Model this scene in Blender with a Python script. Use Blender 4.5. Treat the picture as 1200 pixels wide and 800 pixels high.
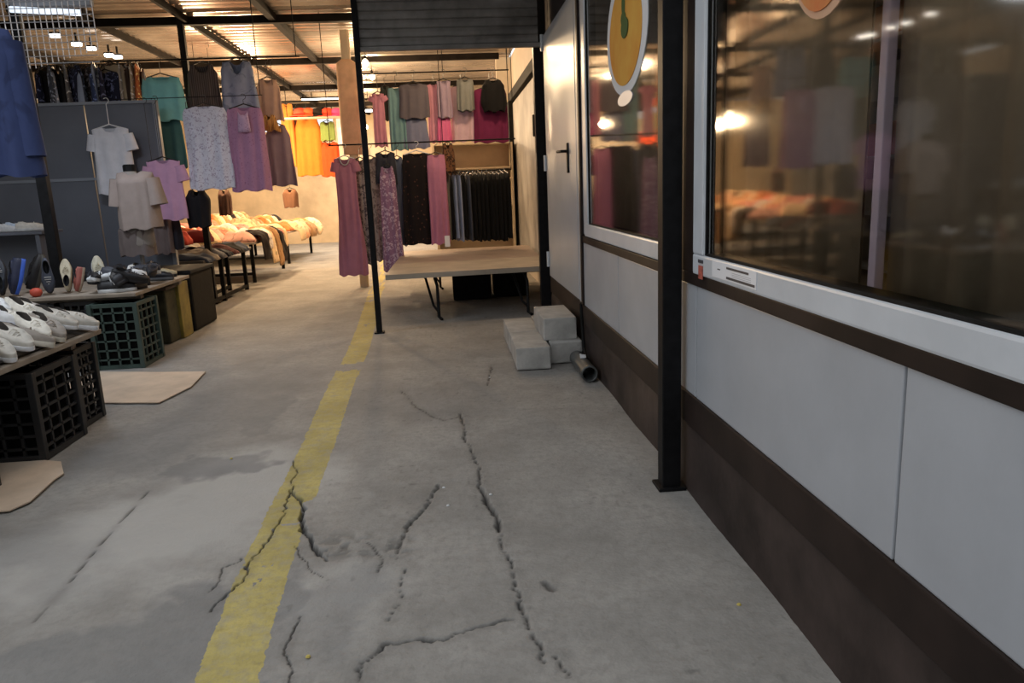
import bpy, bmesh, math, random
import numpy as np
from mathutils import Vector, Matrix
for o in list(bpy.data.objects): bpy.data.objects.remove(o)
S = bpy.context.scene
C = S.collection
PI = math.pi

# ------------------------------------------------------------------ camera
FPX, H0 = 868.0, 1.30
_n = np.array([174., 4160., FPX]); _n /= np.linalg.norm(_n)
_v = np.array([-78., -178., FPX]); _v -= _n*(_v@_n); _v /= np.linalg.norm(_v)
_up = -_n; _x = np.cross(_v, _up); _x /= np.linalg.norm(_x)
RM = np.array([_x, _v, _up]); CAM = np.array([0, 0, H0])
cam = bpy.data.cameras.new('camera'); co = bpy.data.objects.new('camera', cam); C.objects.link(co)
cam.sensor_width = 36; cam.lens = FPX/1200*36; cam.clip_start = .05
_r, _d, _f = RM@np.array([1, 0, 0]), RM@np.array([0, 1, 0]), RM@np.array([0, 0, 1])
co.matrix_world = Matrix([[_r[i], -_d[i], -_f[i], CAM[i]] for i in range(3)]+[[0, 0, 0, 1]])
S.camera = co

def at(px, py, y=None, z=None, x=None):
    """world point seen at a photo pixel, on the plane y=, z= or x="""
    d = RM@np.array([px-600, py-400, FPX])
    if y is not None: t = y/d[1]
    elif z is not None: t = (z-H0)/d[2]
    else: t = x/d[0]
    return Vector(CAM+d*t)

# ------------------------------------------------------------------ world, exposure
W = bpy.data.worlds.new('World'); S.world = W; W.use_nodes = True
bg = W.node_tree.nodes['Background']
bg.inputs[0].default_value = (.93, .965, 1.0, 1); bg.inputs[1].default_value = 1.0
vs = S.view_settings
vs.view_transform = 'Standard'; vs.look = 'None'; vs.gamma = 1; vs.use_curve_mapping = False
vs.exposure = 0.3

# ------------------------------------------------------------------ helpers
class MB:
    def __init__(s): s.v = []; s.f = []
    def add(s, vs_, fs):
        o = len(s.v); s.v += [tuple(p) for p in vs_]; s.f += [tuple(i+o for i in f) for f in fs]; return s
    def box(s, x0, y0, z0, x1, y1, z1, rot=0, c=None):
        p = [(x, y, z) for z in (z0, z1) for y in (y0, y1) for x in (x0, x1)]
        if rot:
            cx, cy = c if c else ((x0+x1)/2, (y0+y1)/2); a, b = math.cos(rot), math.sin(rot)
            p = [(cx+(x-cx)*a-(y-cy)*b, cy+(x-cx)*b+(y-cy)*a, z) for x, y, z in p]
        return s.add(p, [(0, 2, 3, 1), (4, 5, 7, 6), (0, 1, 5, 4), (2, 6, 7, 3), (0, 4, 6, 2), (1, 3, 7, 5)])
    def bbox(s, x0, y0, z0, x1, y1, z1, b=.01, jit=0, seed=0):
        """box with chamfered edges"""
        bm = bmesh.new(); bmesh.ops.create_cube(bm, size=1)
        for v in bm.verts: v.co = Vector(((x0+x1)/2+v.co.x*(x1-x0), (y0+y1)/2+v.co.y*(y1-y0), (z0+z1)/2+v.co.z*(z1-z0)))
        bmesh.ops.bevel(bm, geom=bm.edges[:], offset=b, segments=2, affect='EDGES', profile=.6)
        rr = random.Random(seed)
        if jit:
            for v in bm.verts: v.co += Vector((rr.uniform(-jit, jit), rr.uniform(-jit, jit), rr.uniform(-jit, jit)))
        bm.verts.index_update()
        s.add([v.co for v in bm.verts], [[v.index for v in f.verts] for f in bm.faces]); bm.free(); return s
    def tube(s, pts, r, n=8, cap=True, r1=None):
        pts = [Vector(p) for p in pts]; k = len(pts); vv = []
        ref = None
        for i, p in enumerate(pts):
            t = (pts[min(i+1, k-1)]-pts[max(i-1, 0)]).normalized()
            if ref is None:
                ref = Vector((0, 0, 1)) if abs(t.z) < .9 else Vector((1, 0, 0))
            u = t.cross(ref).normalized(); w = u.cross(t); ref = w
            rr = r if r1 is None else r+(r1-r)*i/(k-1)
            for j in range(n):
                a = 2*PI*j/n; vv.append(p+u*(rr*math.cos(a))+w*(rr*math.sin(a)))
        f = [(i*n+j, i*n+(j+1) % n, (i+1)*n+(j+1) % n, (i+1)*n+j) for i in range(k-1) for j in range(n)]
        if cap: f += [tuple(range(n))[::-1], tuple(range((k-1)*n, k*n))]
        return s.add(vv, f)
    def loft(s, rings, close=True, cap0=False, cap1=False):
        n = len(rings[0]); k = len(rings)
        m = n if close else n-1
        f = [(i*n+j, i*n+(j+1) % n, (i+1)*n+(j+1) % n, (i+1)*n+j) for i in range(k-1) for j in range(m)]
        if cap0: f.append(tuple(range(n))[::-1])
        if cap1: f.append(tuple(range((k-1)*n, k*n)))
        return s.add([p for r in rings for p in r], f)
    def lathe(s, prof, n=16, c=(0, 0, 0)):
        return s.loft([[(c[0]+r*math.cos(2*PI*j/n), c[1]+r*math.sin(2*PI*j/n), c[2]+z) for j in range(n)] for r, z in prof], cap0=True, cap1=True)
    def prism(s, poly, z0, z1):
        n = len(poly)
        return s.add([(x, y, z0) for x, y in poly]+[(x, y, z1) for x, y in poly],
                     [tuple(range(n))[::-1], tuple(range(n, 2*n))]+[(i, (i+1) % n, n+(i+1) % n, n+i) for i in range(n)])
    def mesh(s, name, m, smooth=False):
        me = bpy.data.meshes.new(name); me.from_pydata(s.v, [], s.f); me.materials.append(m)
        if smooth: me.polygons.foreach_set('use_smooth', [True]*len(me.polygons))
        me.update(); return me
    def obj(s, name, m, parent=None, smooth=False, label=None, cat=None, group=None, kind=None, loc=None, rz=0):
        return link(name, s.mesh(name, m, smooth), parent, label, cat, group, kind, loc, rz)

def tag(o, label=None, cat=None, group=None, kind=None):
    if label: o['label'] = label
    if cat: o['category'] = cat
    if group: o['group'] = group
    if kind: o['kind'] = kind
    return o
def link(name, me, parent=None, label=None, cat=None, group=None, kind=None, loc=None, rz=0):
    o = bpy.data.objects.new(name, me); C.objects.link(o)
    if parent: o.parent = parent
    if loc is not None: o.location = loc
    if rz: o.rotation_euler.z = rz
    return tag(o, label, cat, group, kind)
def empty(name, label, cat, loc=(0, 0, 0), rz=0, group=None):
    return link(name, None, None, label, cat, group, None, loc, rz)

_mats = {}
def mat(name, col, rough=.6, var=.0, scale=8, metal=0, bump=0, bscale=None, col2=None, spec=.5, detail=6):
    if name in _mats: return _mats[name]
    m = bpy.data.materials.new(name); _mats[name] = m; m.use_nodes = True
    t = m.node_tree; N, L = t.nodes, t.links; b = N['Principled BSDF']
    b.inputs['Base Color'].default_value = (*col, 1); b.inputs['Roughness'].default_value = rough
    b.inputs['Metallic'].default_value = metal; b.inputs['Specular IOR Level'].default_value = spec
    if var or bump or col2:
        tc = N.new('ShaderNodeTexCoord'); nz = N.new('ShaderNodeTexNoise')
        nz.inputs['Scale'].default_value = scale; nz.inputs['Detail'].default_value = detail; nz.inputs['Roughness'].default_value = .6
        L.new(tc.outputs['Object'], nz.inputs['Vector'])
        if var or col2:
            mx = N.new('ShaderNodeMix'); mx.data_type = 'RGBA'
            c2 = col2 if col2 else tuple(max(0, c*(1-var)) for c in col)
            c1 = col if col2 else tuple(min(1, c*(1+var)) for c in col)
            mx.inputs[6].default_value = (*c1, 1); mx.inputs[7].default_value = (*c2, 1)
            rp = N.new('ShaderNodeMapRange'); rp.inputs[1].default_value = .35; rp.inputs[2].default_value = .65
            L.new(nz.outputs['Fac'], rp.inputs[0]); L.new(rp.outputs[0], mx.inputs[0]); L.new(mx.outputs[2], b.inputs['Base Color'])
        if bump:
            n2 = N.new('ShaderNodeTexNoise'); n2.inputs['Scale'].default_value = bscale or scale*4; n2.inputs['Detail'].default_value = 5
            L.new(tc.outputs['Object'], n2.inputs['Vector'])
            bp = N.new('ShaderNodeBump'); bp.inputs['Strength'].default_value = bump; bp.inputs['Distance'].default_value = .01
            L.new(n2.outputs['Fac'], bp.inputs['Height']); L.new(bp.outputs[0], b.inputs['Normal'])
    return m
def emit(name, col, s):
    m = bpy.data.materials.new(name); m.use_nodes = True; b = m.node_tree.nodes['Principled BSDF']
    b.inputs['Base Color'].default_value = (*col, 1)
    b.inputs['Emission Color'].default_value = (*col, 1); b.inputs['Emission Strength'].default_value = s; return m
def cloth(name, col, pat='plain', col2=(1, 1, 1), scale=25, th=.35, fuzz=.06, col3=None):
    if name in _mats: return _mats[name]
    m = mat(name, col, .85, fuzz, 9, bump=.15, bscale=40, spec=.2)
    t = m.node_tree; N, L = t.nodes, t.links; b = N['Principled BSDF']
    b.inputs['Sheen Weight'].default_value = .03
    if pat == 'plain': return m
    src = b.inputs['Base Color'].links[0].from_socket
    tc = N.new('ShaderNodeTexCoord')
    mx = N.new('ShaderNodeMix'); mx.data_type = 'RGBA'; mx.inputs[7].default_value = (*col2, 1); L.new(src, mx.inputs[6])
    if pat == 'floral':
        nz = N.new('ShaderNodeTexNoise'); nz.inputs['Scale'].default_value = scale*.8; nz.inputs['Detail'].default_value = 2
        L.new(tc.outputs['Object'], nz.inputs['Vector'])
        ad = N.new('ShaderNodeVectorMath'); ad.operation = 'MULTIPLY_ADD'; ad.inputs[1].default_value = (.05, .05, .05)
        L.new(nz.outputs['Color'], ad.inputs[0]); L.new(tc.outputs['Object'], ad.inputs[2])
        vo = N.new('ShaderNodeTexVoronoi'); vo.inputs['Scale'].default_value = scale; L.new(ad.outputs[0], vo.inputs['Vector'])
        rp = N.new('ShaderNodeMapRange'); rp.inputs[1].default_value = th; rp.inputs[2].default_value = th-.08
        L.new(vo.outputs['Distance'], rp.inputs[0]); L.new(rp.outputs[0], mx.inputs[0])
    elif pat == 'blotch':
        nz = N.new('ShaderNodeTexNoise'); nz.inputs['Scale'].default_value = scale; nz.inputs['Detail'].default_value = 3
        nz.inputs['Distortion'].default_value = 1.2; L.new(tc.outputs['Object'], nz.inputs['Vector'])
        rp = N.new('ShaderNodeMapRange'); rp.inputs[1].default_value = th; rp.inputs[2].default_value = th+.06
        L.new(nz.outputs['Fac'], rp.inputs[0]); L.new(rp.outputs[0], mx.inputs[0])
    elif pat == 'stripe':
        wv = N.new('ShaderNodeTexWave'); wv.bands_direction = 'X'; wv.inputs['Scale'].default_value = scale; wv.inputs['Distortion'].default_value = .6
        L.new(tc.outputs['Object'], wv.inputs['Vector'])
        rp = N.new('ShaderNodeMapRange'); rp.inputs[1].default_value = .55; rp.inputs[2].default_value = .7
        L.new(wv.outputs['Fac'], rp.inputs[0]); L.new(rp.outputs[0], mx.inputs[0])
    L.new(mx.outputs[2], b.inputs['Base Color']); return m

def lin(r, g, b): return tuple(((c/255+.055)/1.055)**2.4 if c > 10 else c/3295 for c in (r, g, b))

BLACK = mat('black_paint', (.008, .008, .009), .5, .3, 20, spec=.15)
BLACKM = mat('black_matte', (.010, .010, .010), .7, .3, 20, spec=.12)
STEEL = mat('dull_steel', (.30, .30, .30), .4, .2, 20, metal=.7)
WHITEPVC = mat('white_plastic', (.56, .59, .63), .35, .05, 5)
PANEL = mat('grey_panel_paint', (.385, .405, .44), .42, .06, 3, bump=.03, bscale=60)
DOORM = mat('grey_door_paint', (.43, .45, .48), .33, .04, 3)
BROWN = mat('dark_brown_sheet', (.020, .013, .011), .55, .35, 4, bump=.05, bscale=20, spec=.2)
BROWNW = mat('worn_brown_sheet', (.040, .029, .026), .6, .5, 3, bump=.2, bscale=12, spec=.25)

# ------------------------------------------------------------------ floor: a real surface with sunken cracks and a painted line
def fpx(pts): return [tuple(at(*p, z=0))[:2] for p in pts]
rng = np.random.default_rng(4)
def axis(stops):
    out = [stops[0][0]]
    for (a, _), (b, st) in zip(stops[:-1], stops[1:]):
        n = max(1, int(round((b-a)/st))); out += list(a+(b-a)*(np.arange(n)+1)/n)
    return np.array(out)
xs = axis([(-9, 0), (-3.2, .6), (-2.3, .04), (-1.0, .0085), (-.5, .0032), (1.0, .0085), (4, .6)])
ys = axis([(-5, 0), (1.2, .6), (2.2, .006), (3.2, .0085), (4.6, .013), (6.5, .022), (10, .06), (26, .5)])
X, Y = np.meshgrid(xs, ys)
def vnoise(X, Y, s, seed):
    r = np.random.default_rng(seed); g = r.random((256, 256))
    u, v = X*s+100, Y*s+100; i, j = np.floor(u).astype(int), np.floor(v).astype(int); a, b = u-i, v-j
    a, b = a*a*(3-2*a), b*b*(3-2*b); i %= 255; j %= 255
    return (g[j, i]*(1-a)+g[j, i+1]*a)*(1-b)+(g[j+1, i]*(1-a)+g[j+1, i+1]*a)*b
def fbm(X, Y, s, seed, o=4): return sum(vnoise(X, Y, s*2**k, seed+k)/2**k for k in range(o))/(2-2**(1-o))
wx, wy = X+.05*(fbm(X, Y, 9, 1)-.5)+.02*(fbm(X, Y, 40, 5)-.5), Y+.05*(fbm(X, Y, 9, 9)-.5)+.02*(fbm(X, Y, 40, 13)-.5)
def pdist(poly, X=None, Y=None):
    X = wx if X is None else X; Y = wy if Y is None else Y
    d = np.full(X.shape, 9.); side = np.zeros(X.shape)
    for (a, b), (c, e) in zip(poly[:-1], poly[1:]):
        L2 = (c-a)**2+(e-b)**2+1e-9; t = np.clip(((X-a)*(c-a)+(Y-b)*(e-b))/L2, 0, 1)
        dd = np.hypot(X-a-t*(c-a), Y-b-t*(e-b)); d = np.minimum(d, dd)
    return d
cracks = [  # pixels along the crack, half width, depth
    ([(343, 540), (347, 572), (332, 598), (322, 625), (295, 655), (278, 685), (252, 712)], .009, .014),
    ([(345, 573), (354, 597), (357, 622), (368, 643), (385, 655)], .020, .030),
    ([(538, 484), (548, 520), (560, 543), (566, 572), (578, 600), (586, 628), (597, 660), (603, 692), (626, 742), (642, 775)], .011, .016),
    ([(563, 568), (568, 578), (580, 602), (584, 622)], .020, .022),
    ([(516, 568), (500, 590), (484, 612), (470, 636), (466, 654)], .015, .016),
    ([(478, 665), (466, 698), (463, 728)], .005, .008),
    ([(424, 800), (430, 775), (450, 755), (490, 748), (520, 748), (536, 740), (604, 726)], .009, .014),
    ([(173, 575), (120, 635), (80, 685), (38, 730)], .006, .010),
    ([(338, 800), (338, 765), (352, 722)], .005, .007),
    ([(576, 428), (572, 452)], .010, .008),
    ([(470, 458), (490, 480), (520, 492), (545, 488)], .008, .005),
    ([(655, 765), (672, 792)], .010, .008),
    ([(345, 640), (362, 660), (383, 680)], .005, .005),
    ([(285, 655), (262, 665), (250, 690)], .006, .007),
    ([(430, 635), (447, 655), (440, 668)], .010, .007)]
Z = .010*(fbm(X, Y, 1.2, 21)-.5)+.004*(fbm(X, Y, 14, 25)-.5)
rightside = 1/(1+np.exp(-(X+.62)/.04))
Z += (.3+.7*rightside)*.0035*(fbm(X, Y, 45, 31)-.5)
dirt = np.zeros(X.shape)
wn = .10+.80*fbm(X, Y, 13, 41)
for pts, hw, dep in cracks:
    d = pdist(fpx(pts)) if pts[0] != (173, 575) else pdist(fpx(pts), X+.01*(fbm(X, Y, 5, 3)-.5), Y); k = np.clip(1-d/(hw*wn), 0, 1)**.7
    Z -= dep*k; dirt = np.maximum(dirt, np.clip(1.25-d/(hw*wn), 0, 1)**.8)
    dirt = np.maximum(dirt, .22*np.clip(1-d/(hw*5), 0, 1)*fbm(X, Y, 18, 47)*1.6)
pit = pdist(fpx([(634, 684), (642, 688)])); Z -= .012*np.clip(1-pit/.02, 0, 1); dirt = np.maximum(dirt, np.clip(1.2-pit/.022, 0, 1)*.8)
# pock-marked bare patch right of the line
pk = np.clip(1-pdist(fpx([(395, 640), (430, 640), (460, 640)]))/.16, 0, 1)*np.clip((fbm(X, Y, 22, 51)-.52)*8, 0, 1)
Z -= .008*pk; dirt = np.maximum(dirt, .55*pk)
spk = np.clip((vnoise(X, Y, 38, 61)-.86)*10, 0, 1)*rightside*np.clip((fbm(X, Y, 3, 66)-.42)*6, 0, 1); dirt = np.maximum(dirt, .35*spk)
def blob(pts, r, soft, seed):
    d = pdist(fpx(pts), X+.42*(fbm(X, Y, 5, seed)-.5), Y+.42*(fbm(X, Y, 5, seed+9)-.5)); return np.clip((1.45*r-d)/soft+.5, 0, 1)
damp = np.maximum.reduce([.8*blob([(60, 775), (150, 765), (230, 730), (280, 700)], .15, .06, 71), .9*blob([(235, 548), (285, 546)], .10, .05, 75), .7*blob([(310, 495), (318, 470)], .10, .05, 78),
    .6*blob([(160, 530), (230, 500), (330, 440)], .22, .25, 81), .5*blob([(300, 760), (400, 700)], .10, .12, 85), .4*blob([(20, 640), (80, 660)], .12, .2, 88), .5*blob([(420, 470), (520, 470)], .25, .3, 90)])
damp *= .6+.4*fbm(X, Y, 6, 91)
pale = np.maximum(.9*blob([(120, 640), (230, 610), (300, 560)], .28, .3, 101), .6*blob([(360, 690), (420, 690)], .13, .15, 105))
stripe = fpx([(262, 805), (305, 680), (338, 600), (373, 520), (400, 450), (420, 410), (430, 380), (439, 345), (447, 318), (455, 298)])
sd = pdist(stripe, X+.016*(fbm(X, Y, 20, 111)-.5)+.014*(fbm(X, Y, 90, 115)-.5), Y)
gap = np.clip(1-pdist(fpx([(407, 431), (425, 428)]), X, Y)/.17, 0, 1)
fade = np.clip((Y-6.6)*.05, 0, .22); wear = fbm(X, Y, 7, 121)*.5+.5*fbm(X, Y, 30, 125)
paint = (sd < .088) & (wear > .30+.5*gap+fade) & (dirt < .75)
bare = pdist(fpx([(366, 590), (372, 620), (385, 640)]), X, Y) < .05
paint &= ~bare
nx, ny = len(xs), len(ys)
vco = np.stack([X, Y, Z], -1).reshape(-1, 3)
idx = np.arange(nx*ny).reshape(ny, nx)
quads = np.stack([idx[:-1, :-1], idx[:-1, 1:], idx[1:, 1:], idx[1:, :-1]], -1).reshape(-1, 4)
pq = (paint[:-1, :-1].astype(int)+paint[1:, 1:]+paint[:-1, 1:]+paint[1:, :-1]).reshape(-1) >= 2
masks = np.stack([dirt, damp, pale, np.ones_like(dirt)], -1).reshape(-1, 4).astype(np.float32)
def gridobj(name, q, m):
    used = np.unique(q); rem = np.zeros(nx*ny, int); rem[used] = np.arange(len(used)); q2 = rem[q]
    me = bpy.data.meshes.new(name); me.vertices.add(len(used)); me.vertices.foreach_set('co', vco[used].astype(np.float32).ravel())
    me.loops.add(q2.size); me.loops.foreach_set('vertex_index', q2.astype(np.int32).ravel())
    me.polygons.add(len(q2)); me.polygons.foreach_set('loop_start', np.arange(0, q2.size, 4, dtype=np.int32))
    me.polygons.foreach_set('use_smooth', np.ones(len(q2), bool))
    me.materials.append(m); me.update(); me.validate()
    ca = me.color_attributes.new('masks', 'FLOAT_COLOR', 'POINT'); ca.data.foreach_set('color', masks[used].ravel())
    o = bpy.data.objects.new(name, me); C.objects.link(o); return o
def floor_mat(name, base, is_paint=False):
    m = mat(name, base, .82, .0, bump=.35, bscale=70, scale=5, spec=.3); t = m.node_tree; N, L = t.nodes, t.links; b = N['Principled BSDF']
    at_ = N.new('ShaderNodeAttribute'); at_.attribute_name = 'masks'; sp = N.new('ShaderNodeSeparateColor'); L.new(at_.outputs['Color'], sp.inputs[0])
    tc = N.new('ShaderNodeTexCoord')
    def noise(s, d=8):
        n = N.new('ShaderNodeTexNoise'); n.inputs['Scale'].default_value = s; n.inputs['Detail'].default_value = d; n.inputs['Roughness'].default_value = .65
        L.new(tc.outputs['Object'], n.inputs['Vector']); return n.outputs['Fac']
    def mix(fac, a, col, mul=1.0):
        x = N.new('ShaderNodeMix'); x.data_type = 'RGBA'
        mr = N.new('ShaderNodeMath'); mr.operation = 'MULTIPLY'; mr.inputs[1].default_value = mul; mr.use_clamp = True
        L.new(fac, mr.inputs[0]); L.new(mr.outputs[0], x.inputs[0])
        if hasattr(a, 'links'): L.new(a, x.inputs[6])
        else: x.inputs[6].default_value = (*a, 1)
        x.inputs[7].default_value = (*col, 1); return x.outputs[2]
    def rng_(s, a, b_):
        r = N.new('ShaderNodeMapRange'); r.inputs[1].default_value = a; r.inputs[2].default_value = b_; L.new(s, r.inputs[0]); return r.outputs[0]
    c = mix(rng_(noise(2.2), .38, .66), base, tuple(k*.70 for k in base))
    c = mix(rng_(noise(25), .45, .75), c, tuple(k*.66 for k in base), .85)
    c = mix(rng_(noise(140, 3), .62, .75), c, tuple(k*.5 for k in base), .5)
    if is_paint:
        c = mix(rng_(noise(14), .48, .72), c, (.33, .31, .25), .75); c = mix(rng_(noise(60), .56, .70), c, (.26, .25, .22), .6)
    else:
        c = mix(sp.outputs[2], c, (.44, .432, .415), .8)
        c = mix(sp.outputs[1], c, (.165, .168, .172), .95)
    c = mix(sp.outputs[0], c, (.035, .033, .032), .95)
    L.new(c, b.inputs['Base Color']); return m
floor = gridobj('floor', quads[~pq], floor_mat('concrete', (.325, .312, .292))); tag(floor, kind='structure')
line = gridobj('painted_line', quads[pq], floor_mat('yellow_paint', (.50, .42, .155), True)); line.parent = floor

# ------------------------------------------------------------------ kiosk wall on the right
XW = .97
wall = MB().box(XW+.012, -3, .0, XW+.07, 5.36, .93).box(XW+.012, -3, 2.62, XW+.07, 7.1, 3.1).box(XW+.012, 2.83, .93, XW+.07, 3.09, 2.62)\
    .box(XW+.012, 5.13, .93, XW+.07, 5.36, 2.62).box(XW+.012, 5.36, 0, XW+.07, 7.1, .455).box(XW+.012, -3, .93, XW+.07, -.62, 2.62).box(XW+.012, 6.97, .45, XW+.07, 7.1, 2.62)\
    .obj('wall_right', BROWN, kind='structure')
seams = [-2.56, -1.22, .12, 1.46, 2.81, 4.17, 5.352]
for a, b in zip(seams[:-1], seams[1:]):
    MB().bbox(XW-.012, a+.004, .437, XW+.014, b-.004, .892, .005).obj('panel', PANEL, wall)
MB().bbox(XW-.010, 5.135, .95, XW+.014, 5.245, 2.62, .004).obj('panel', PANEL, wall)
MB().bbox(XW-.020, -2.6, .892, XW+.014, 5.36, .940, .004).obj('sill_strip', BROWN, wall)
MB().bbox(XW-.020, -2.6, .30, XW+.014, 5.36, .437, .006).obj('skirt_strip', BROWN, wall)
MB().bbox(XW-.020, 5.36, .30, XW+.014, 7.0, .452, .006).obj('skirt_strip', BROWN, wall)
MB().bbox(XW-.028, 5.25, .44, XW+.014, 5.30, 2.62, .004).obj('door_post_strip', BROWN, wall)
MB().bbox(XW-.022, 2.835, .94, XW+.014, 3.085, 2.62, .004).obj('mullion_cover', BROWN, wall)
# skirt sheet, dented
n1, n2 = 120, 8
rr = random.Random(3)
sk = []
for j in range(n2+1):
    for i in range(n1+1):
        y = -2.6+9.6*i/n1; z = .31*j/n2-.005
        d = .006*math.sin(y*1.9+1)*math.sin(z*9)+.004*math.sin(y*5.3+z*12)
        sk.append((XW-.008-d*(1 if j < n2 else 0)-.006*(1-j/n2)*max(0, math.sin(y*.9)), y, z))
MB().add(sk, [(j*(n1+1)+i, (j+1)*(n1+1)+i, (j+1)*(n1+1)+i+1, j*(n1+1)+i+1) for j in range(n2) for i in range(n1)]).obj('skirt_sheet', BROWNW, wall, smooth=True)
MB().box(XW+.01, -3, 3.08, 4.2, 7.15, 3.16).obj('ceiling_kiosk', BROWN, kind='structure')

GL = bpy.data.materials.new('tinted_glass'); GL.use_nodes = True
t = GL.node_tree; t.nodes.clear(); N, L = t.nodes, t.links
out = N.new('ShaderNodeOutputMaterial'); mx = N.new('ShaderNodeMixShader'); tr = N.new('ShaderNodeBsdfTransparent'); gl = N.new('ShaderNodeBsdfGlossy'); lw = N.new('ShaderNodeLayerWeight'); fr = N.new('ShaderNodeMath'); fm = N.new('ShaderNodeMath')
tr.inputs[0].default_value = (.86, .84, .80, 1); gl.inputs['Roughness'].default_value = .05; gl.inputs[0].default_value = (.9, .88, .85, 1); lw.inputs[0].default_value = .5; fr.operation = 'POWER'; fr.inputs[1].default_value = 3.6; L.new(lw.outputs['Facing'], fr.inputs[0]); fm.operation = 'MULTIPLY_ADD'; fm.inputs[1].default_value = .9; fm.inputs[2].default_value = .05; L.new(fr.outputs[0], fm.inputs[0]); fr = fm
L.new(fr.outputs[0], mx.inputs[0]); L.new(tr.outputs[0], mx.inputs[1]); L.new(gl.outputs[0], mx.inputs[2]); L.new(mx.outputs[0], out.inputs[0])

def window(n, y0, y1, z0, z1, ft, fb):
    """white frame (outer y0..y1, z0..z1), recessed tinted pane"""
    x0, x1 = XW-.026, XW+.05
    w = MB()
    w.bbox(x0, y0, z0, x1, y1, z0+fb, .008); w.bbox(x0, y0, z1-.08, x1, y1, z1, .008)
    w.bbox(x0, y1-ft, z0+fb, x1, y1, z1-.08, .008); w.bbox(x0, y0, z0+fb, x1, y0+ft, z1-.08, .008)
    fr_ = w.obj('window_%d' % n, WHITEPVC, kind='structure')
    g = MB(); a = .008
    for (p, q, r, s_) in ((y0+ft, z0+fb, y1-ft, z0+fb+a), (y0+ft, z1-.08-a, y1-ft, z1-.08), (y0+ft, z0+fb, y0+ft+a, z1-.08), (y1-ft-a, z0+fb, y1-ft, z1-.08)):
        g.box(x0+.010, p, q, x1, r, s_)
    g.obj('gasket', BLACKM, fr_)
    MB().box(XW-.010, y0+ft+.002, z0+fb+.002, XW-.004, y1-ft-.01, z1-.09).obj('pane', GL, fr_)
    return fr_
win1 = window(1, -.60, 2.825, .940, 2.60, .115, .078)
win2 = window(2, 3.09, 5.125, .945, 2.62, .115, .085)

# kiosk inside
ROOM = mat('kiosk_inside_wall', (.26, .22, .18), .9, .1, 2)
MB().box(3.9, -3, 0, 3.98, 7.1, 3.1).obj('wall_kiosk_back', ROOM, kind='structure')
MB().box(XW+.07, 7.02, 0, 3.98, 7.1, 3.1).obj('wall_kiosk_end', ROOM, kind='structure')
MB().box(XW+.07, -3.08, 0, 3.98, -3, 3.1).obj('wall_kiosk_front', ROOM, kind='structure')
MB().box(XW+.07, -3, .40, 3.9, 7.02, .45).obj('floor_kiosk', mat('kiosk_floor', (.3, .24, .18), .5, .1, 3), kind='structure')
BLIND = cloth('blind_fabric', (.30, .25, .195), 'plain', fuzz=.08)
def blind(y0, y1, z0, z1, x, lab, waves=24):
    k = int((y1-y0)/.02); rings = []
    for z in (z0, z1):
        pass
    f1 = [(x+.012*math.sin(i*.02*waves*1.7)+.004*math.sin(i*1.3), y0+(y1-y0)*i/k) for i in range(k+1)]
    b = MB(); n = k+1
    vs_ = [(a, y, z0) for a, y in f1]+[(a, y, z1) for a, y in f1]+[(a+.006, y, z0) for a, y in f1]+[(a+.006, y, z1) for a, y in f1]
    fs = [(i, i+1, n+i+1, n+i) for i in range(k)]+[(2*n+i+1, 2*n+i, 3*n+i, 3*n+i+1) for i in range(k)]+[(n+i, n+i+1, 3*n+i+1, 3*n+i) for i in range(k)]+[(i+1, i, 2*n+i, 2*n+i+1) for i in range(k)]
    b.add(vs_, fs).obj('curtain', BLIND, smooth=True, label=lab, cat='curtain')
gy = at(1028, 150, x=XW+.1)[1]
blind(-.6, gy-.03, .98, 2.58, XW+.13, 'brown drawn curtain behind the right window, right of the pale vertical gap')
blind(gy+.10, 2.8, .98, 2.58, XW+.13, 'brown drawn curtain behind the right window, left of the pale vertical gap')
blind(3.12, 5.1, .98, 2.6, XW+.16, 'brown drawn curtain behind the window with the yellow sign')
MB().tube([(XW+.13, -.6, 2.585), (XW+.13, 5.1, 2.605)], .012).obj('curtain_rod', BLACK, label='thin dark rod carrying the brown curtains inside the kiosk windows', cat='rod')
pm = MB().bbox(XW+.085, gy-.05, .47, XW+.11, gy-.018, 3.08, .004)
pm.obj('inner_post', mat('lilac_post', (.55, .50, .72), .4), label='narrow pale lilac post standing in the gap between the brown curtains', cat='post')

e = empty('shelf_unit', 'white shelf inside the kiosk seen through the gap between the curtains', 'shelf', (3.65, at(1020, 225, x=3.5).y, .45))
for sy in (-.45, .45): MB().bbox(-.18, sy-.015, 0, .2, sy+.015, 2.3, .003).obj('side_panel', WHITEPVC, e)
for z in (.05, .5, .95, 1.4, 1.85): MB().bbox(-.18, -.435, z, .2, .435, z+.025, .003).obj('shelf_board', WHITEPVC, e)
bx = e.location
for i, (dz, c, nm) in enumerate(((.53, (.6, .58, .54), 'pale'), (.98, (.55, .16, .06), 'orange'), (1.43, (.7, .68, .64), 'white'), (1.88, (.5, .2, .1), 'rust'))):
    MB().bbox(-.13, -.30, 0, .13, .30, .26, .006).obj('storage_box', mat('carton_'+nm, c, .6, .1), label='%s box on the white shelf inside the kiosk' % nm, cat='box', loc=(bx.x, bx.y, bx.z+dz-.004))
e = empty('added_kiosk_lamp', 'added flat white lamp brightening the kiosk interior', 'lamp', (2.7, 2.2, 3.06))  # added lamp, brightens the kiosk interior behind the curtain gap
MB().lathe([(.14, -.05), (.16, -.02), (.16, .02)], 18).obj('diffuser', emit('lamp_white', (1, .92, .8), 2), e, smooth=True)
li = bpy.data.lights.new('added_kiosk_light', 'POINT'); li.energy = 30; li.color = (1, .9, .78); li.shadow_soft_size = .15
lo = bpy.data.objects.new('added_kiosk_light', li); C.objects.link(lo); lo.parent = e; lo.location = (0, 0, -.25)
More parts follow.
